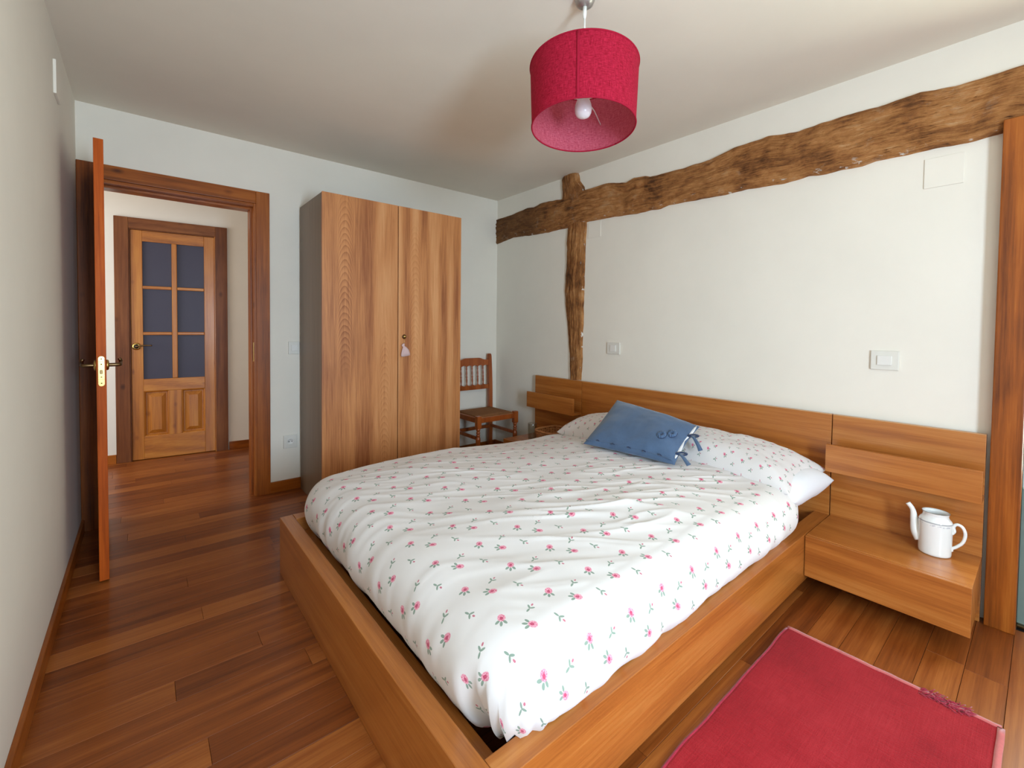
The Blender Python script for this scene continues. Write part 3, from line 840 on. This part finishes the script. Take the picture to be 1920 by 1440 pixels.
# stitched hem along the lower edge with dark loops
hem = tube('hem', [cpt(u/30, 0.035+0.03*(1-(2*u/30-1)**2), 0.018+0.010*(1-abs(2*u/30-1)**3)) for u in range(1, 30)], 0.0035, BLUE, cu, 8)
for u in (0.18, 0.36, 0.54, 0.70, 0.86):
    c0 = cpt(u, 0.045, 0.028)
    tube('loop', [c0 + (cBR-cBL).normalized()*0.008*math.cos(a*PI/5) + cn*0.008*max(0, math.sin(a*PI/5)) for a in range(6)], 0.0028, BLUED, cu, 6)
# rosettes
for (u, v) in ((0.80, 0.36), (0.875, 0.47)):
    hh = 0.075*((1-abs(2*u-1)**2.6)*(1-abs(2*v-1)**2.6))**0.55 + 0.003
    c0 = cpt(u, v, hh); e1 = (cBR-cBL).normalized(); e2 = cn.cross(e1)
    bm = bmesh.new()
    NPz = 44; rings = []
    for rr, h in ((0.004, 0.004), (0.009, 0.009), (0.017, 0.011), (0.0225, 0.006), (0.024, -0.002)):
        rings.append([bm.verts.new(c0 + e1*math.cos(2*PI*k/NPz)*rr*(1+0.06*math.cos(11*2*PI*k/NPz)) + e2*math.sin(2*PI*k/NPz)*rr*(1+0.06*math.cos(11*2*PI*k/NPz)) + cn*(h + (0.0025*math.cos(11*2*PI*k/NPz) if 0.008 < rr < 0.023 else 0))) for k in range(NPz)])
    for a, b in zip(rings, rings[1:]):
        for k in range(NPz): bm.faces.new((a[k], a[(k+1) % NPz], b[(k+1) % NPz], b[k]))
    bm.faces.new(rings[0])
    ro = finish(bm, 'rosette', BLUE, cu, True)
    tube('rosette_edge', [c0 + e1*0.0245*math.cos(2*PI*k/24) + e2*0.0245*math.sin(2*PI*k/24) - cn*0.001 for k in range(25)], 0.0022, BLUED, ro, 6)
    lathe('button', [(0.0001, 0.003), (0.004, 0.002), (0.005, 0)], BLUED, ro, c0 + cn*0.006, 10, cap=False)
# open side: white lining strip and knotted ties
def strip(name, pts, wid, mat, parent, nrmv, th=0.0016):
    bm = bmesh.new(); L = []; N = len(pts); pts = [Vector(p) for p in pts]
    for i, p in enumerate(pts):
        t = (pts[min(i+1, N-1)]-pts[max(i-1, 0)]).normalized(); s = t.cross(Vector(nrmv)).normalized()
        w_ = wid[i] if isinstance(wid, (list, tuple)) else wid
        nn = s.cross(t).normalized()
        L.append([bm.verts.new(p + s*w_/2 + nn*th), bm.verts.new(p - s*w_/2 + nn*th), bm.verts.new(p - s*w_/2 - nn*th), bm.verts.new(p + s*w_/2 - nn*th)])
    for a, b in zip(L, L[1:]):
        for k in range(4): bm.faces.new((a[k], a[(k+1) % 4], b[(k+1) % 4], b[k]))
    bm.faces.new(L[0]); bm.faces.new(L[-1][::-1])
    return finish(bm, name, mat, parent, True)
strip('white_lining', [cpt(0.985-0.02*math.sin(PI*k/14), 0.10+0.84*k/14, 0.014) for k in range(15)], [0.004+0.020*abs(math.sin(2*PI*k/14)) for k in range(15)], COTTON, cu, cn)
ez = Vector((0, 0, 1)); e1 = (cBR-cBL).normalized(); e2 = (cTR-cBR).normalized()
for v in (0.20, 0.66):
    k0 = cpt(0.985, v, 0.016)
    bm = bmesh.new(); bmesh.ops.create_icosphere(bm, subdivisions=2, radius=0.011, matrix=Matrix.Translation(k0) @ Matrix.Diagonal((1, 1.2, 0.8, 1)))
    kn = finish(bm, 'knot', BLUED, cu, True)
    d1 = (e1*0.9 - e2*0.55).normalized(); d2 = (e1*1.0 + e2*0.1).normalized()
    z_of = 0.585 if v > 0.5 else 0.545
    a1 = k0 + d1*0.085; a1.z = z_of-0.005
    strip('tie', smooth_path([k0, k0+d1*0.03+ez*0.006, a1*0.5+(k0+d1*0.05)*0.5, a1], 10), [0.010+0.012*k/10 for k in range(11)], BLUE, cu, cn)
    lp_c = k0 + d2*0.022
    strip('bow_loop', [lp_c + d2*0.020*math.cos(a) + e2*0.010*math.sin(a) + ez*0.004 for a in [PI + 2*PI*k/16 for k in range(17)]], 0.012, BLUED, cu, d2.cross(e2))

# ================================================================== NIGHTSTANDS
def nightstand(y0, y1, label):
    """y0 at the bed side, y1 outer end"""
    lo, hi = min(y0, y1), max(y0, y1)
    t = thing('nightstand', (-0.2, (y0+y1)/2, 0), label, 'nightstand', 'nightstands fixed to the headboard')
    box('back_panel', (BX1, BX1+0.028, lo, hi, 0.0, 0.768), OAKY, t, 0.0015)
    box('panel_edge', (BX1+0.001, BX1+0.027, lo+0.0005, hi-0.0005, 0.768, 0.7695), EDGE, t, 0)
    box('shelf_lip', (-0.146, -0.128, lo, hi, 0.508, 0.638), OAKY, t, 0.0015)
    box('shelf_board', (-0.128, BX1, lo+0.001, hi-0.001, 0.508, 0.524), OAKY, t, 0.001)
    box('top', (-0.377, BX1, lo, hi, 0.250, 0.268), OAKY, t, 0.0012)
    box('case', (-0.377, BX1, lo+0.001, hi-0.001, 0.090, 0.250), OAKY, t, 0.0012)
    box('drawer_front', (-0.396, -0.3775, lo, hi, 0.085, 0.267), OAKY, t, 0.0015)
    return t
nightstand(-2.8025, -3.326, 'oak nightstand with a teapot on it, near side of the bed')
nightstand(-1.1575, -0.625, 'oak nightstand half hidden behind the bed, near the chair')

# ---- teapot (oval, no lid)
tp = thing('teapot', (-0.155, -3.197, 0.268), 'white porcelain teapot without lid, grey band round its shoulder', 'teapot')
TC = Vector((-0.155, -3.197, 0.2685))
prof = [(0.001, 0.002), (0.90, 0.001), (0.955, 0.004), (0.97, 0.012), (0.985, 0.06), (1.0, 0.12), (1.0, 0.134), (0.98, 0.139), (0.91, 0.146), (0.81, 0.152), (0.765, 0.158), (0.765, 0.165), (0.80, 0.171), (0.815, 0.1735), (0.79, 0.174), (0.73, 0.166), (0.72, 0.157), (0.77, 0.150), (0.86, 0.143), (0.94, 0.134), (0.94, 0.02), (0.86, 0.008), (0.001, 0.006)]
bm = bmesh.new(); add_lathe(bm, prof, TC, 48, 0.050, 0.053, cap=False)
body = finish(bm, 'teapot_body', CHINA, tp, True)
def lathe_line(name, z, k, parent, rr=0.0008):
    tube(name, [TC + Vector((0.050*k*math.cos(a), 0.053*k*math.sin(a), z)) for a in [2*PI*i/40 for i in range(41)]], rr, GILT, parent, 6)
lathe_line('rim_line', 0.1735, 0.815, body); 
bm = bmesh.new()
sp = smooth_path([TC+Vector((0, 0.045, 0.045)), TC+Vector((0, 0.060, 0.075)), TC+Vector((0, 0.066, 0.120)), TC+Vector((0, 0.072, 0.160)), TC+Vector((0, 0.088, 0.184))], 26)
add_tube(bm, sp, [0.021-0.012*min(1, k/20) for k in range(27)], 18, up=(1, 0, 0))
finish(bm, 'spout', CHINAP, tp, True)
hd = smooth_path([TC+Vector((0, -0.050, 0.098)), TC+Vector((0, -0.0565, 0.110)), TC+Vector((0, -0.054, 0.128)), TC+Vector((0, -0.064, 0.141)), TC+Vector((0, -0.080, 0.134)), TC+Vector((0, -0.088, 0.108)), TC+Vector((0, -0.082, 0.075)), TC+Vector((0, -0.066, 0.052)), TC+Vector((0, -0.052, 0.038)), TC+Vector((0, -0.050, 0.028))], 44)
tube('handle', hd, 0.0056, CHINAP, tp, 12, 1.4, up=(1, 0, 0))

# ---- glass and basket on the far nightstand
gl = lathe('drinking_glass', [(0.0001, 0), (0.031, 0), (0.033, 0.004), (0.037, 0.135), (0.0365, 0.136), (0.0355, 0.135), (0.0315, 0.012), (0.0001, 0.010)], GLASS, None, (-0.235, -0.80, 0.2685), 40, cap=False)
tag(gl, 'clear straight drinking glass on the far nightstand', 'glass')
bk = thing('basket', (-0.20, -1.0, 0.268), 'shallow woven wicker basket behind the pillow on the far nightstand', 'basket')
def rrect(a, hx, hy, p=4.0):
    c, s = math.cos(a), math.sin(a); k = (abs(c)**p + abs(s)**p)**(-1/p); return hx*k*c, hy*k*s
def basket_pt(a, f, bulge=0.0):
    x, y = rrect(a, 0.105+0.022*f+bulge, 0.085+0.022*f+bulge); return Vector((-0.215+x, -1.025+y, 0.276+0.106*f))
for k in range(9):
    tube('weaver', [basket_pt(2*PI*i/72, k/8, 0.004*math.sin(18*2*PI*i/72 + (PI if k % 2 else 0))) for i in range(73)], 0.0045, WICKER, bk, 6)
for k in range(36):
    tube('stake', [basket_pt(2*PI*k/36, f, 0) for f in (0, 0.5, 1.0)], 0.0035, WICKER, bk, 6)
tube('basket_rim', [basket_pt(2*PI*i/72, 1.06) for i in range(73)], 0.008, WICKER, bk, 8)
bm = bmesh.new(); bmesh.ops.create_circle(bm, cap_ends=True, segments=72, radius=1)
for i, v in enumerate(bm.verts):
    a = math.atan2(v.co.y, v.co.x); x, y = rrect(a, 0.106, 0.086); v.co = (-0.215+x, -1.025+y, 0.2725)
r = bmesh.ops.extrude_face_region(bm, geom=list(bm.faces)); bmesh.ops.translate(bm, vec=(0, 0, 0.006), verts=[g for g in r['geom'] if isinstance(g, bmesh.types.BMVert)])
finish(bm, 'basket_base', WICKER, bk)

# ================================================================== WARDROBE
WX_0, WX_1, WYF, WYB, WH = -1.798, -0.766, -0.540, -0.030, 2.024
wd = thing('wardrobe', ((WX_0+WX_1)/2, -0.28, 0), 'tall two-door oak veneer wardrobe against the back wall', 'wardrobe')
box('side_panel', (WX_0, WX_0+0.018, WYF+0.021, WYB, 0, WH-0.003), OAKSHADED, wd, 0.001)
box('side_panel', (WX_1-0.018, WX_1, WYF+0.021, WYB, 0, WH-0.003), OAKSHADED, wd, 0.001)
box('top_panel', (WX_0+0.018, WX_1-0.018, WYF+0.021, WYB, WH-0.024, WH-0.003), OAKSHADED, wd, 0.001)
box('bottom_panel', (WX_0+0.018, WX_1-0.018, WYF+0.021, WYB, 0.06, 0.08), OAKSHADED, wd, 0.001)
box('back_panel', (WX_0+0.018, WX_1-0.018, WYB-0.006, WYB, 0.08, WH-0.024), OAKSHADED, wd, 0)
box('plinth', (WX_0+0.018, WX_1-0.018, WYF+0.05, WYF+0.066, 0, 0.06), OAKSHADED, wd, 0.001)
SEAM = -1.287
box('door', (WX_0, SEAM-0.003, WYF, WYF+0.019, 0.045, WH), OAKZ, wd, 0.0012)
dR = box('door', (SEAM+0.003, WX_1, WYF, WYF+0.019, 0.045, WH), OAKZ, wd, 0.0012)
kb = lathe('lock', [(0.0001, 0), (0.0165, 0), (0.0165, 0.004), (0.012, 0.010), (0.0001, 0.011)], BRONZE, dR, (-1.240, WYF, 1.108), 24, M=Matrix.Rotation(PI/2, 4, 'X'))
lathe('lock_cap', [(0.0001, 0), (0.0095, 0), (0.0085, 0.003), (0.0001, 0.004)], BRASS, kb, (-1.239, WYF-0.011, 1.109), 20, M=Matrix.Rotation(PI/2, 4, 'X')) if False else None
_lc = lathe('lock_cap', [(0.0001, 0), (0.0095, 0), (0.0085, 0.003), (0.0001, 0.004)], BRASS, dR, (-1.239, WYF-0.011, 1.109), 20, M=Matrix.Rotation(PI/2, 4, 'X'))
sa = thing('sachet', (-1.238, WYF-0.012, 0.972), 'small pale pink cloth sachet hanging from the wardrobe lock', 'sachet')
bm = bmesh.new()
SC = Vector((-1.238, WYF-0.0185, 0.970))
rings = []
for z, hw, hd, dx in ((0.0, 0.022, 0.003, 0.0), (0.003, 0.034, 0.010, 0.0), (0.018, 0.0335, 0.012, 0.0), (0.042, 0.027, 0.011, -0.002), (0.058, 0.017, 0.008, -0.006), (0.068, 0.008, 0.006, -0.012), (0.074, 0.009, 0.006, -0.017), (0.084, 0.012, 0.006, -0.018), (0.090, 0.006, 0.004, -0.016)):
    rings.append([bm.verts.new(SC + Vector((dx + hw*math.cos(2*PI*k/24), hd*math.sin(2*PI*k/24)*(1+0.12*math.cos(6*2*PI*k/24)), z + 0.003*math.cos(2*PI*k/24)))) for k in range(24)])
for a, b in zip(rings, rings[1:]):
    for k in range(24): bm.faces.new((a[k], a[(k+1) % 24], b[(k+1) % 24], b[k]))
bm.faces.new(rings[0]); bm.faces.new(rings[-1])
finish(bm, 'pouch', PINKCLOTH, sa, True)
tube('cord', [SC+Vector((-0.014, -0.002, 0.070)), SC+Vector((-0.010, -0.004, 0.105)), SC+Vector((-0.003, -0.002, 0.138))], 0.0012, BRASS, sa, 6)
tube('tie', [SC + Vector((-0.014+0.0095*math.cos(2*PI*k/16), 0.0075*math.sin(2*PI*k/16), 0.0705)) for k in range(17)], 0.0015, PINKCLOTH, sa, 6)

# ================================================================== CHAIR
ch = thing('chair', (-0.325, -0.27, 0), 'brown wooden chair with rush seat and spindle back, between wardrobe and corner', 'chair')
cx0, cx1, cyf, cyb, sz = -0.525, -0.125, -0.448, -0.075, 0.430
for xx in (cx0, cx1-0.0):
    s = 1 if xx == cx0 else -1
    # rear post leaning back above the seat
    bm = bmesh.new()
    zs = [0.0, 0.2, 0.43, 0.6, 0.78, 0.90, 0.922, 0.930]; yo = [0, 0.0, 0.0, 0.006, 0.016, 0.022, 0.023, 0.023]; hw = [0.017, 0.018, 0.019, 0.018, 0.018, 0.018, 0.014, 0.006]
    rings = []
    for z, y, h in zip(zs, yo, hw):
        yc = cyb + y
        rings.append([bm.verts.new((xx-0.019, yc-h, z)), bm.verts.new((xx+0.019, yc-h, z)), bm.verts.new((xx+0.019, yc+h, z)), bm.verts.new((xx-0.019, yc+h, z))])
    for a, b in zip(rings, rings[1:]):
        for k in range(4): bm.faces.new((a[k], a[(k+1) % 4], b[(k+1) % 4], b[k]))
    bm.faces.new(rings[0]); bm.faces.new(rings[-1])
    es = [e for e in bm.edges if abs(e.verts[0].co.z-e.verts[1].co.z) > 0.005]
    bmesh.ops.bevel(bm, geom=es, offset=0.004, segments=2, affect='EDGES')
    finish(bm, 'back_post', CHAIRW, ch)
    # turned front leg: square block at the seat, rings, lower shaft
    bm = bmesh.new()
    add_box(bm, (xx-0.021, xx+0.021, cyf-0.021, cyf+0.021, 0.335, sz+0.008), 0.005)
    add_lathe(bm, [(0.0001, 0.0), (0.012, 0.0), (0.017, 0.02), (0.019, 0.06), (0.020, 0.10), (0.020, 0.24), (0.018, 0.258), (0.012, 0.264), (0.016, 0.270), (0.0175, 0.276), (0.016, 0.282), (0.011, 0.286), (0.016, 0.292), (0.0175, 0.298), (0.016, 0.304), (0.011, 0.308), (0.015, 0.313), (0.017, 0.320), (0.0205, 0.336), (0.0001, 0.337)], (xx, cyf, 0), 24, cap=False)
    o = finish(bm, 'front_leg', CHAIRW, ch)
    for p in o.data.polygons: p.use_smooth = len(p.vertices) == 4 and p.area < 0.0002
box('seat_rail', (cx0+0.02, cx1-0.02, cyf-0.012, cyf+0.012, 0.378, 0.420), CHAIRW, ch, 0.003)
box('seat_rail', (cx0+0.02, cx1-0.02, cyb-0.012, cyb+0.012, 0.378, 0.420), CHAIRW, ch, 0.003)
for xx in (cx0, cx1):
    box('seat_rail', (xx-0.012, xx+0.012, cyf+0.02, cyb-0.018, 0.378, 0.420), CHAIRW, ch, 0.003)
    box('stretcher', (xx-0.009, xx+0.009, cyf+0.018, cyb-0.016, 0.235, 0.262), CHAIRW, ch, 0.003)
box('stretcher', (cx0+0.018, cx1-0.018, cyf-0.009, cyf+0.009, 0.070, 0.100), CHAIRW, ch, 0.003)
box('stretcher', (cx0+0.018, cx1-0.018, cyb-0.009, cyb+0.009, 0.225, 0.255), CHAIRW, ch, 0.003)
def seat_fn(i, j):
    u, v = i/40*2-1, j/40*2-1
    x = (cx0+cx1)/2 + u*(cx1-cx0)/2*0.985; y = (cyf+cyb)/2 + v*(cyb-cyf)/2*0.96
    m_ = max(abs(u), abs(v))
    z = 0.424 + 0.012*(1-m_**8) - 0.010*(1-m_) + 0.0012*math.sin(m_*75)
    if m_ > 0.985: z = 0.408
    # keep clear of leg blocks
    return Vector((x, y, z))
st = grid_obj('rush_seat', 41, 41, seat_fn, RUSH, ch, lambda i, j: (i/40*2-1, j/40*2-1))
st['label'] = 'woven brown rush seat'
# crest rail with shaped top and scalloped underside; lower rail with scalloped top
def shaped_rail(name, zlo, zhi, yc, top_fn, bot_fn, th=0.016):
    bm = bmesh.new(); N = 96; x0, x1 = cx0+0.016, cx1-0.016; R = []
    for i in range(N+1):
        f = i/N; x = x0+(x1-x0)*f; a, b = zlo+bot_fn(f), zhi+top_fn(f)
        R.append([bm.verts.new((x, yc-th/2, a)), bm.verts.new((x, yc-th/2, b)), bm.verts.new((x, yc+th/2, b)), bm.verts.new((x, yc+th/2, a))])
    for a, b in zip(R, R[1:]):
        for k in range(4): bm.faces.new((a[k], a[(k+1) % 4], b[(k+1) % 4], b[k]))
    bm.faces.new(R[0]); bm.faces.new(R[-1])
    return finish(bm, name, CHAIRW, ch)
nsp = 5
def scal(f):
    k = f*(nsp+1); t = k-math.floor(k); return 0.010*abs(math.sin(PI*t))
def crest(f):
    e = min(f, 1-f); return -0.018*(1-smoothstep(0.10, 0.30, e))
shaped_rail('crest_rail', 0.815, 0.893, cyb+0.017, crest, scal)
shaped_rail('back_rail', 0.600, 0.648, cyb+0.008, lambda f: -scal(f), lambda f: 0.0)
for k in range(1, nsp+1):
    xx = cx0+0.016 + (cx1-cx0-0.032)*k/(nsp+1)
    L = 0.822-0.640
    pr = [(0.0001, 0), (0.006, 0), (0.0075, 0.012), (0.005, 0.02), (0.0065, 0.03), (0.0085, 0.05), (0.006, 0.07), (0.0085, 0.078), (0.0085, 0.084), (0.006, 0.092), (0.0085, 0.112), (0.0065, 0.132), (0.005, 0.142), (0.0075, 0.152), (0.0065, 0.165), (0.006, L), (0.0001, L)]
    lathe('spindle', pr, CHAIRW, ch, (xx, cyb+0.010, 0.640), 12, cap=False, M=Matrix.Rotation(-0.04, 4, 'X'))

# ================================================================== LAMP
LX, LY = -1.389, -2.334
la = thing('pendant_lamp', (LX, LY, 1.935), 'red linen drum lampshade hanging from the ceiling over the bed', 'lamp')
lathe('ceiling_rose', [(0.0001, H-0.030), (0.018, H-0.030), (0.030, H-0.022), (0.038, H-0.004), (0.038, H-0.0005), (0.0001, H-0.0005)], plain('brushed_steel', (176, 172, 168), 0.35, 0.8), la, (LX, LY, 0), 32, cap=False)
tube('cord', [(LX, LY, H-0.028), (LX, LY, 2.10)], 0.0042, WHITEP, la, 10)
lathe('cord_grip', [(0.0001, 0), (0.008, 0), (0.007, -0.03), (0.0045, -0.045), (0.0001, -0.045)], WHITEP, la, (LX, LY, H-0.028), 16, cap=False)
ZB, ZT, RB, RT = 1.932, 2.158, 0.191, 0.201
NS_ = 120
def shade_surf(name, dr_, mat, parent):
    return grid_obj(name, NS_, 14, lambda i, j: Vector((LX + (RB+(RT-RB)*j/13+dr_)*math.cos(2*PI*i/NS_), LY + (RB+(RT-RB)*j/13+dr_)*math.sin(2*PI*i/NS_), ZB+(ZT-ZB)*j/13)), mat, parent,
                    lambda i, j: (min(i, NS_-i)/NS_*1.25*2*0.5*2, j/13*0.226), closed_u=True)
shade = shade_surf('lamp_shade', 0.0, SHADE, la)
shade_surf('shade_lining', -0.0015, LINING, shade)['label'] = 'paler pink inside of the shade'
for z, R in ((ZB, RB), (ZT, RT)):
    tube('shade_rim', [(LX+R*math.cos(2*PI*i/96), LY+R*math.sin(2*PI*i/96), z) for i in range(97)], 0.0028, SHADE, shade, 8)
# overlapped seam facing the viewer
sa_ = math.atan2(-3.479-LY, -2.667-LX) - 0.10
strip('seam', [(LX+(RB+(RT-RB)*k/6+0.0012)*math.cos(sa_), LY+(RB+(RT-RB)*k/6+0.0012)*math.sin(sa_), ZB+(ZT-ZB)*k/6) for k in range(7)], 0.010, SHADE, shade, (math.cos(sa_), math.sin(sa_), 0), 0.001)
for k in range(3):
    a = 0.35 + 2*PI*k/3
    tube('shade_arm', [(LX+0.018*math.cos(a), LY+0.018*math.sin(a), 2.055), (LX+0.12*math.cos(a), LY+0.12*math.sin(a), 2.055), (LX+(RB+0.003)*math.cos(a), LY+(RB+0.003)*math.sin(a), 2.035)], 0.0022, WHITEP, la, 8)
lathe('bulb_holder', [(0.0001, 2.115), (0.012, 2.112), (0.018, 2.095), (0.020, 2.060), (0.017, 2.052), (0.0001, 2.051)], WHITEP, la, (LX, LY, 0), 24, cap=False)
lathe('light_bulb', [(0.0001, 2.056), (0.0135, 2.054), (0.016, 2.046), (0.024, 2.034), (0.0305, 2.016), (0.032, 2.001), (0.030, 1.987), (0.024, 1.976), (0.013, 1.970), (0.0001, 1.968)], BULB, la, (LX, LY, 0), 28, cap=False)

# the shade hangs a little out of true
LROT = Matrix.Translation((LX, LY, 2.10)) @ Matrix.Rotation(math.radians(4.5), 4, Vector((-0.667, 0.745, 0))) @ Matrix.Translation((-LX, -LY, -2.10))
for c in la.children:
    if c.name.split('.')[0] in ('lamp_shade', 'shade_arm', 'bulb_holder', 'light_bulb'):
        c.data.transform(LROT)
        for g in c.children: g.data.transform(LROT)

# ================================================================== RUG
rg = thing('rug', (-1.2, -3.13, 0), 'red woven rug with pink bound edges beside the bed', 'rug')
RX0, RX1, RY0, RY1 = -1.95, -0.712, -3.424, -2.842
def rug_fn(i, j):
    f, g = i/160, j/76
    x = RX0+(RX1-RX0)*f; y = RY0+(RY1-RY0)*g
    x += 0.004*noise.noise(Vector((y*7, 0, 1)))*smoothstep(0.9, 1, f); y += 0.005*noise.noise(Vector((x*7, 2, 1)))*(1 if g > 0.9 or g < 0.1 else 0)
    m_ = min(f*1.24, (1-f)*1.24, g*0.58, (1-g)*0.58)
    z = 0.0006 + 0.009*min(1, m_/0.006) + 0.0012*noise.noise(Vector((x*6, y*6, 0)))
    if m_ < 1e-6: z = 0.0006
    return Vector((x, y, z))
grid_obj('rug_weave', 161, 77, rug_fn, RUG, rg)
strip('edge_binding', [(RX1-0.004+0.003*noise.noise(Vector((k*0.3, 0, 1))), RY0+0.004+(RY1-RY0-0.008)*k/40, 0.0085) for k in range(41)], 0.015, RUGEDGE, rg, (0, 0, 1), 0.0035)
strip('edge_binding', [(RX0+(RX1-RX0-0.008)*k/40, RY0+0.005+0.002*noise.noise(Vector((k*0.3, 5, 1))), 0.0085) for k in range(41)], 0.016, RUGEDGE, rg, (0, 0, 1), 0.0035)
strip('edge_stitching', [(RX0+(RX1-RX0-0.008)*k/40, RY1-0.004+0.005*noise.noise(Vector(((RX0+(RX1-RX0)*k/40)*7, 2, 1))), 0.007) for k in range(41)], 0.008, RUGRED, rg, (0, 0, 1), 0.003)
bm = bmesh.new(); rt = random.Random(5)
for k in range(90):
    y = rt.uniform(-3.345, -3.228); x = RX1 + rt.uniform(-0.030, 0.006); a = rt.gauss(-1.35, 0.45); L = rt.uniform(0.015, 0.035)
    p0 = Vector((x, y, 0.010)); p1 = p0 + Vector((math.cos(a)*L*0.5, math.sin(a)*L*0.5, rt.uniform(0.002, 0.008))); p2 = p0 + Vector((math.cos(a+0.3)*L, math.sin(a+0.3)*L, rt.uniform(-0.004, 0.003)))
    add_tube(bm, [p0, p1, p2], 0.0014, 5)
fr = finish(bm, 'frayed_threads', RUGRED, rg, True); fr['kind'] = 'stuff'; fr['label'] = 'tuft of frayed red threads'

# ================================================================== WALL PLATES
def plate_right(name, y0, y1, z0, z1, label, cat, ry=None):
    t = thing(name, (0, (y0+y1)/2, (z0+z1)/2), label, cat, 'wall switches')
    box('frame', (-0.011, 0, y0, y1, z0, z1), PLATE, t, 0.003)
    cy, cz = (y0+y1)/2, (z0+z1)/2; hy, hz = ry
    box('rocker', (-0.017, -0.010, cy-hy, cy+hy, cz-hz, cz+hz), PLATEW, t, 0.002)
plate_right('light_switch', -1.482, -1.368, 0.994, 1.080, 'small square switch on the wall near the upright timber', 'switch', (0.025, 0.024))
plate_right('light_switch', -3.040, -2.936, 1.004, 1.093, 'larger grey switch on the bright wall above the teapot', 'switch', (0.027, 0.022))
t = thing('light_switch', (-1.826, 0, 1.019), 'grey switch on the back wall beside the wardrobe', 'switch', 'wall switches')
box('frame', (-1.872, -1.7995, -0.011, 0, 0.974, 1.064), PLATE, t, 0.003)
box('rocker', (-1.853, -1.813, -0.016, -0.010, 0.997, 1.041), PLATEW, t, 0.002)
t = thing('power_socket', (-1.861, 0, 0.347), 'round-hole power socket low on the back wall beside the wardrobe', 'socket')
box('frame', (-1.906, -1.816, -0.011, 0, 0.300, 0.394), PLATE, t, 0.003)
RX_ = Matrix.Rotation(PI/2, 4, 'X')
lathe('socket_well', [(0.024, 0.0), (0.0225, 0.0045), (0.0195, 0.0045), (0.0185, 0.001), (0.0001, 0.0008)], PLATEW, t, (-1.861, -0.0105, 0.347), 28, cap=False, M=RX_)
for dx in (-0.0095, 0.0095):
    lathe('pin_hole', [(0.0001, 0.0014), (0.003, 0.0014), (0.003, 0.0005)], BLACK, t, (-1.861+dx, -0.0108, 0.347), 12, cap=False, M=RX_)
for zz in (0.3265, 0.3675): box('earth_clip', (-1.865, -1.857, -0.0145, -0.0112, zz-0.0015, zz+0.0015), BLACK, t, 0)
def cover(name, b, label, bev=0.002): tag(box(name, b, WALL, None, bev), label, 'cover plate', 'painted blank covers')
cover('cover_plate', (-0.005, 0, -3.228, -3.102, 1.815, 1.944), 'white painted blank cover plate under the beam near the right post')
cover('cover_plate', (-0.004, 0, -1.285, -1.160, 1.877, 1.998), 'white painted blank cover plate tight beside the upright timber')
cover('cover_plate', (XL, XL+0.010, -0.80, -0.665, 2.14, 2.28), 'white cover plate high on the left wall, seen edge-on')
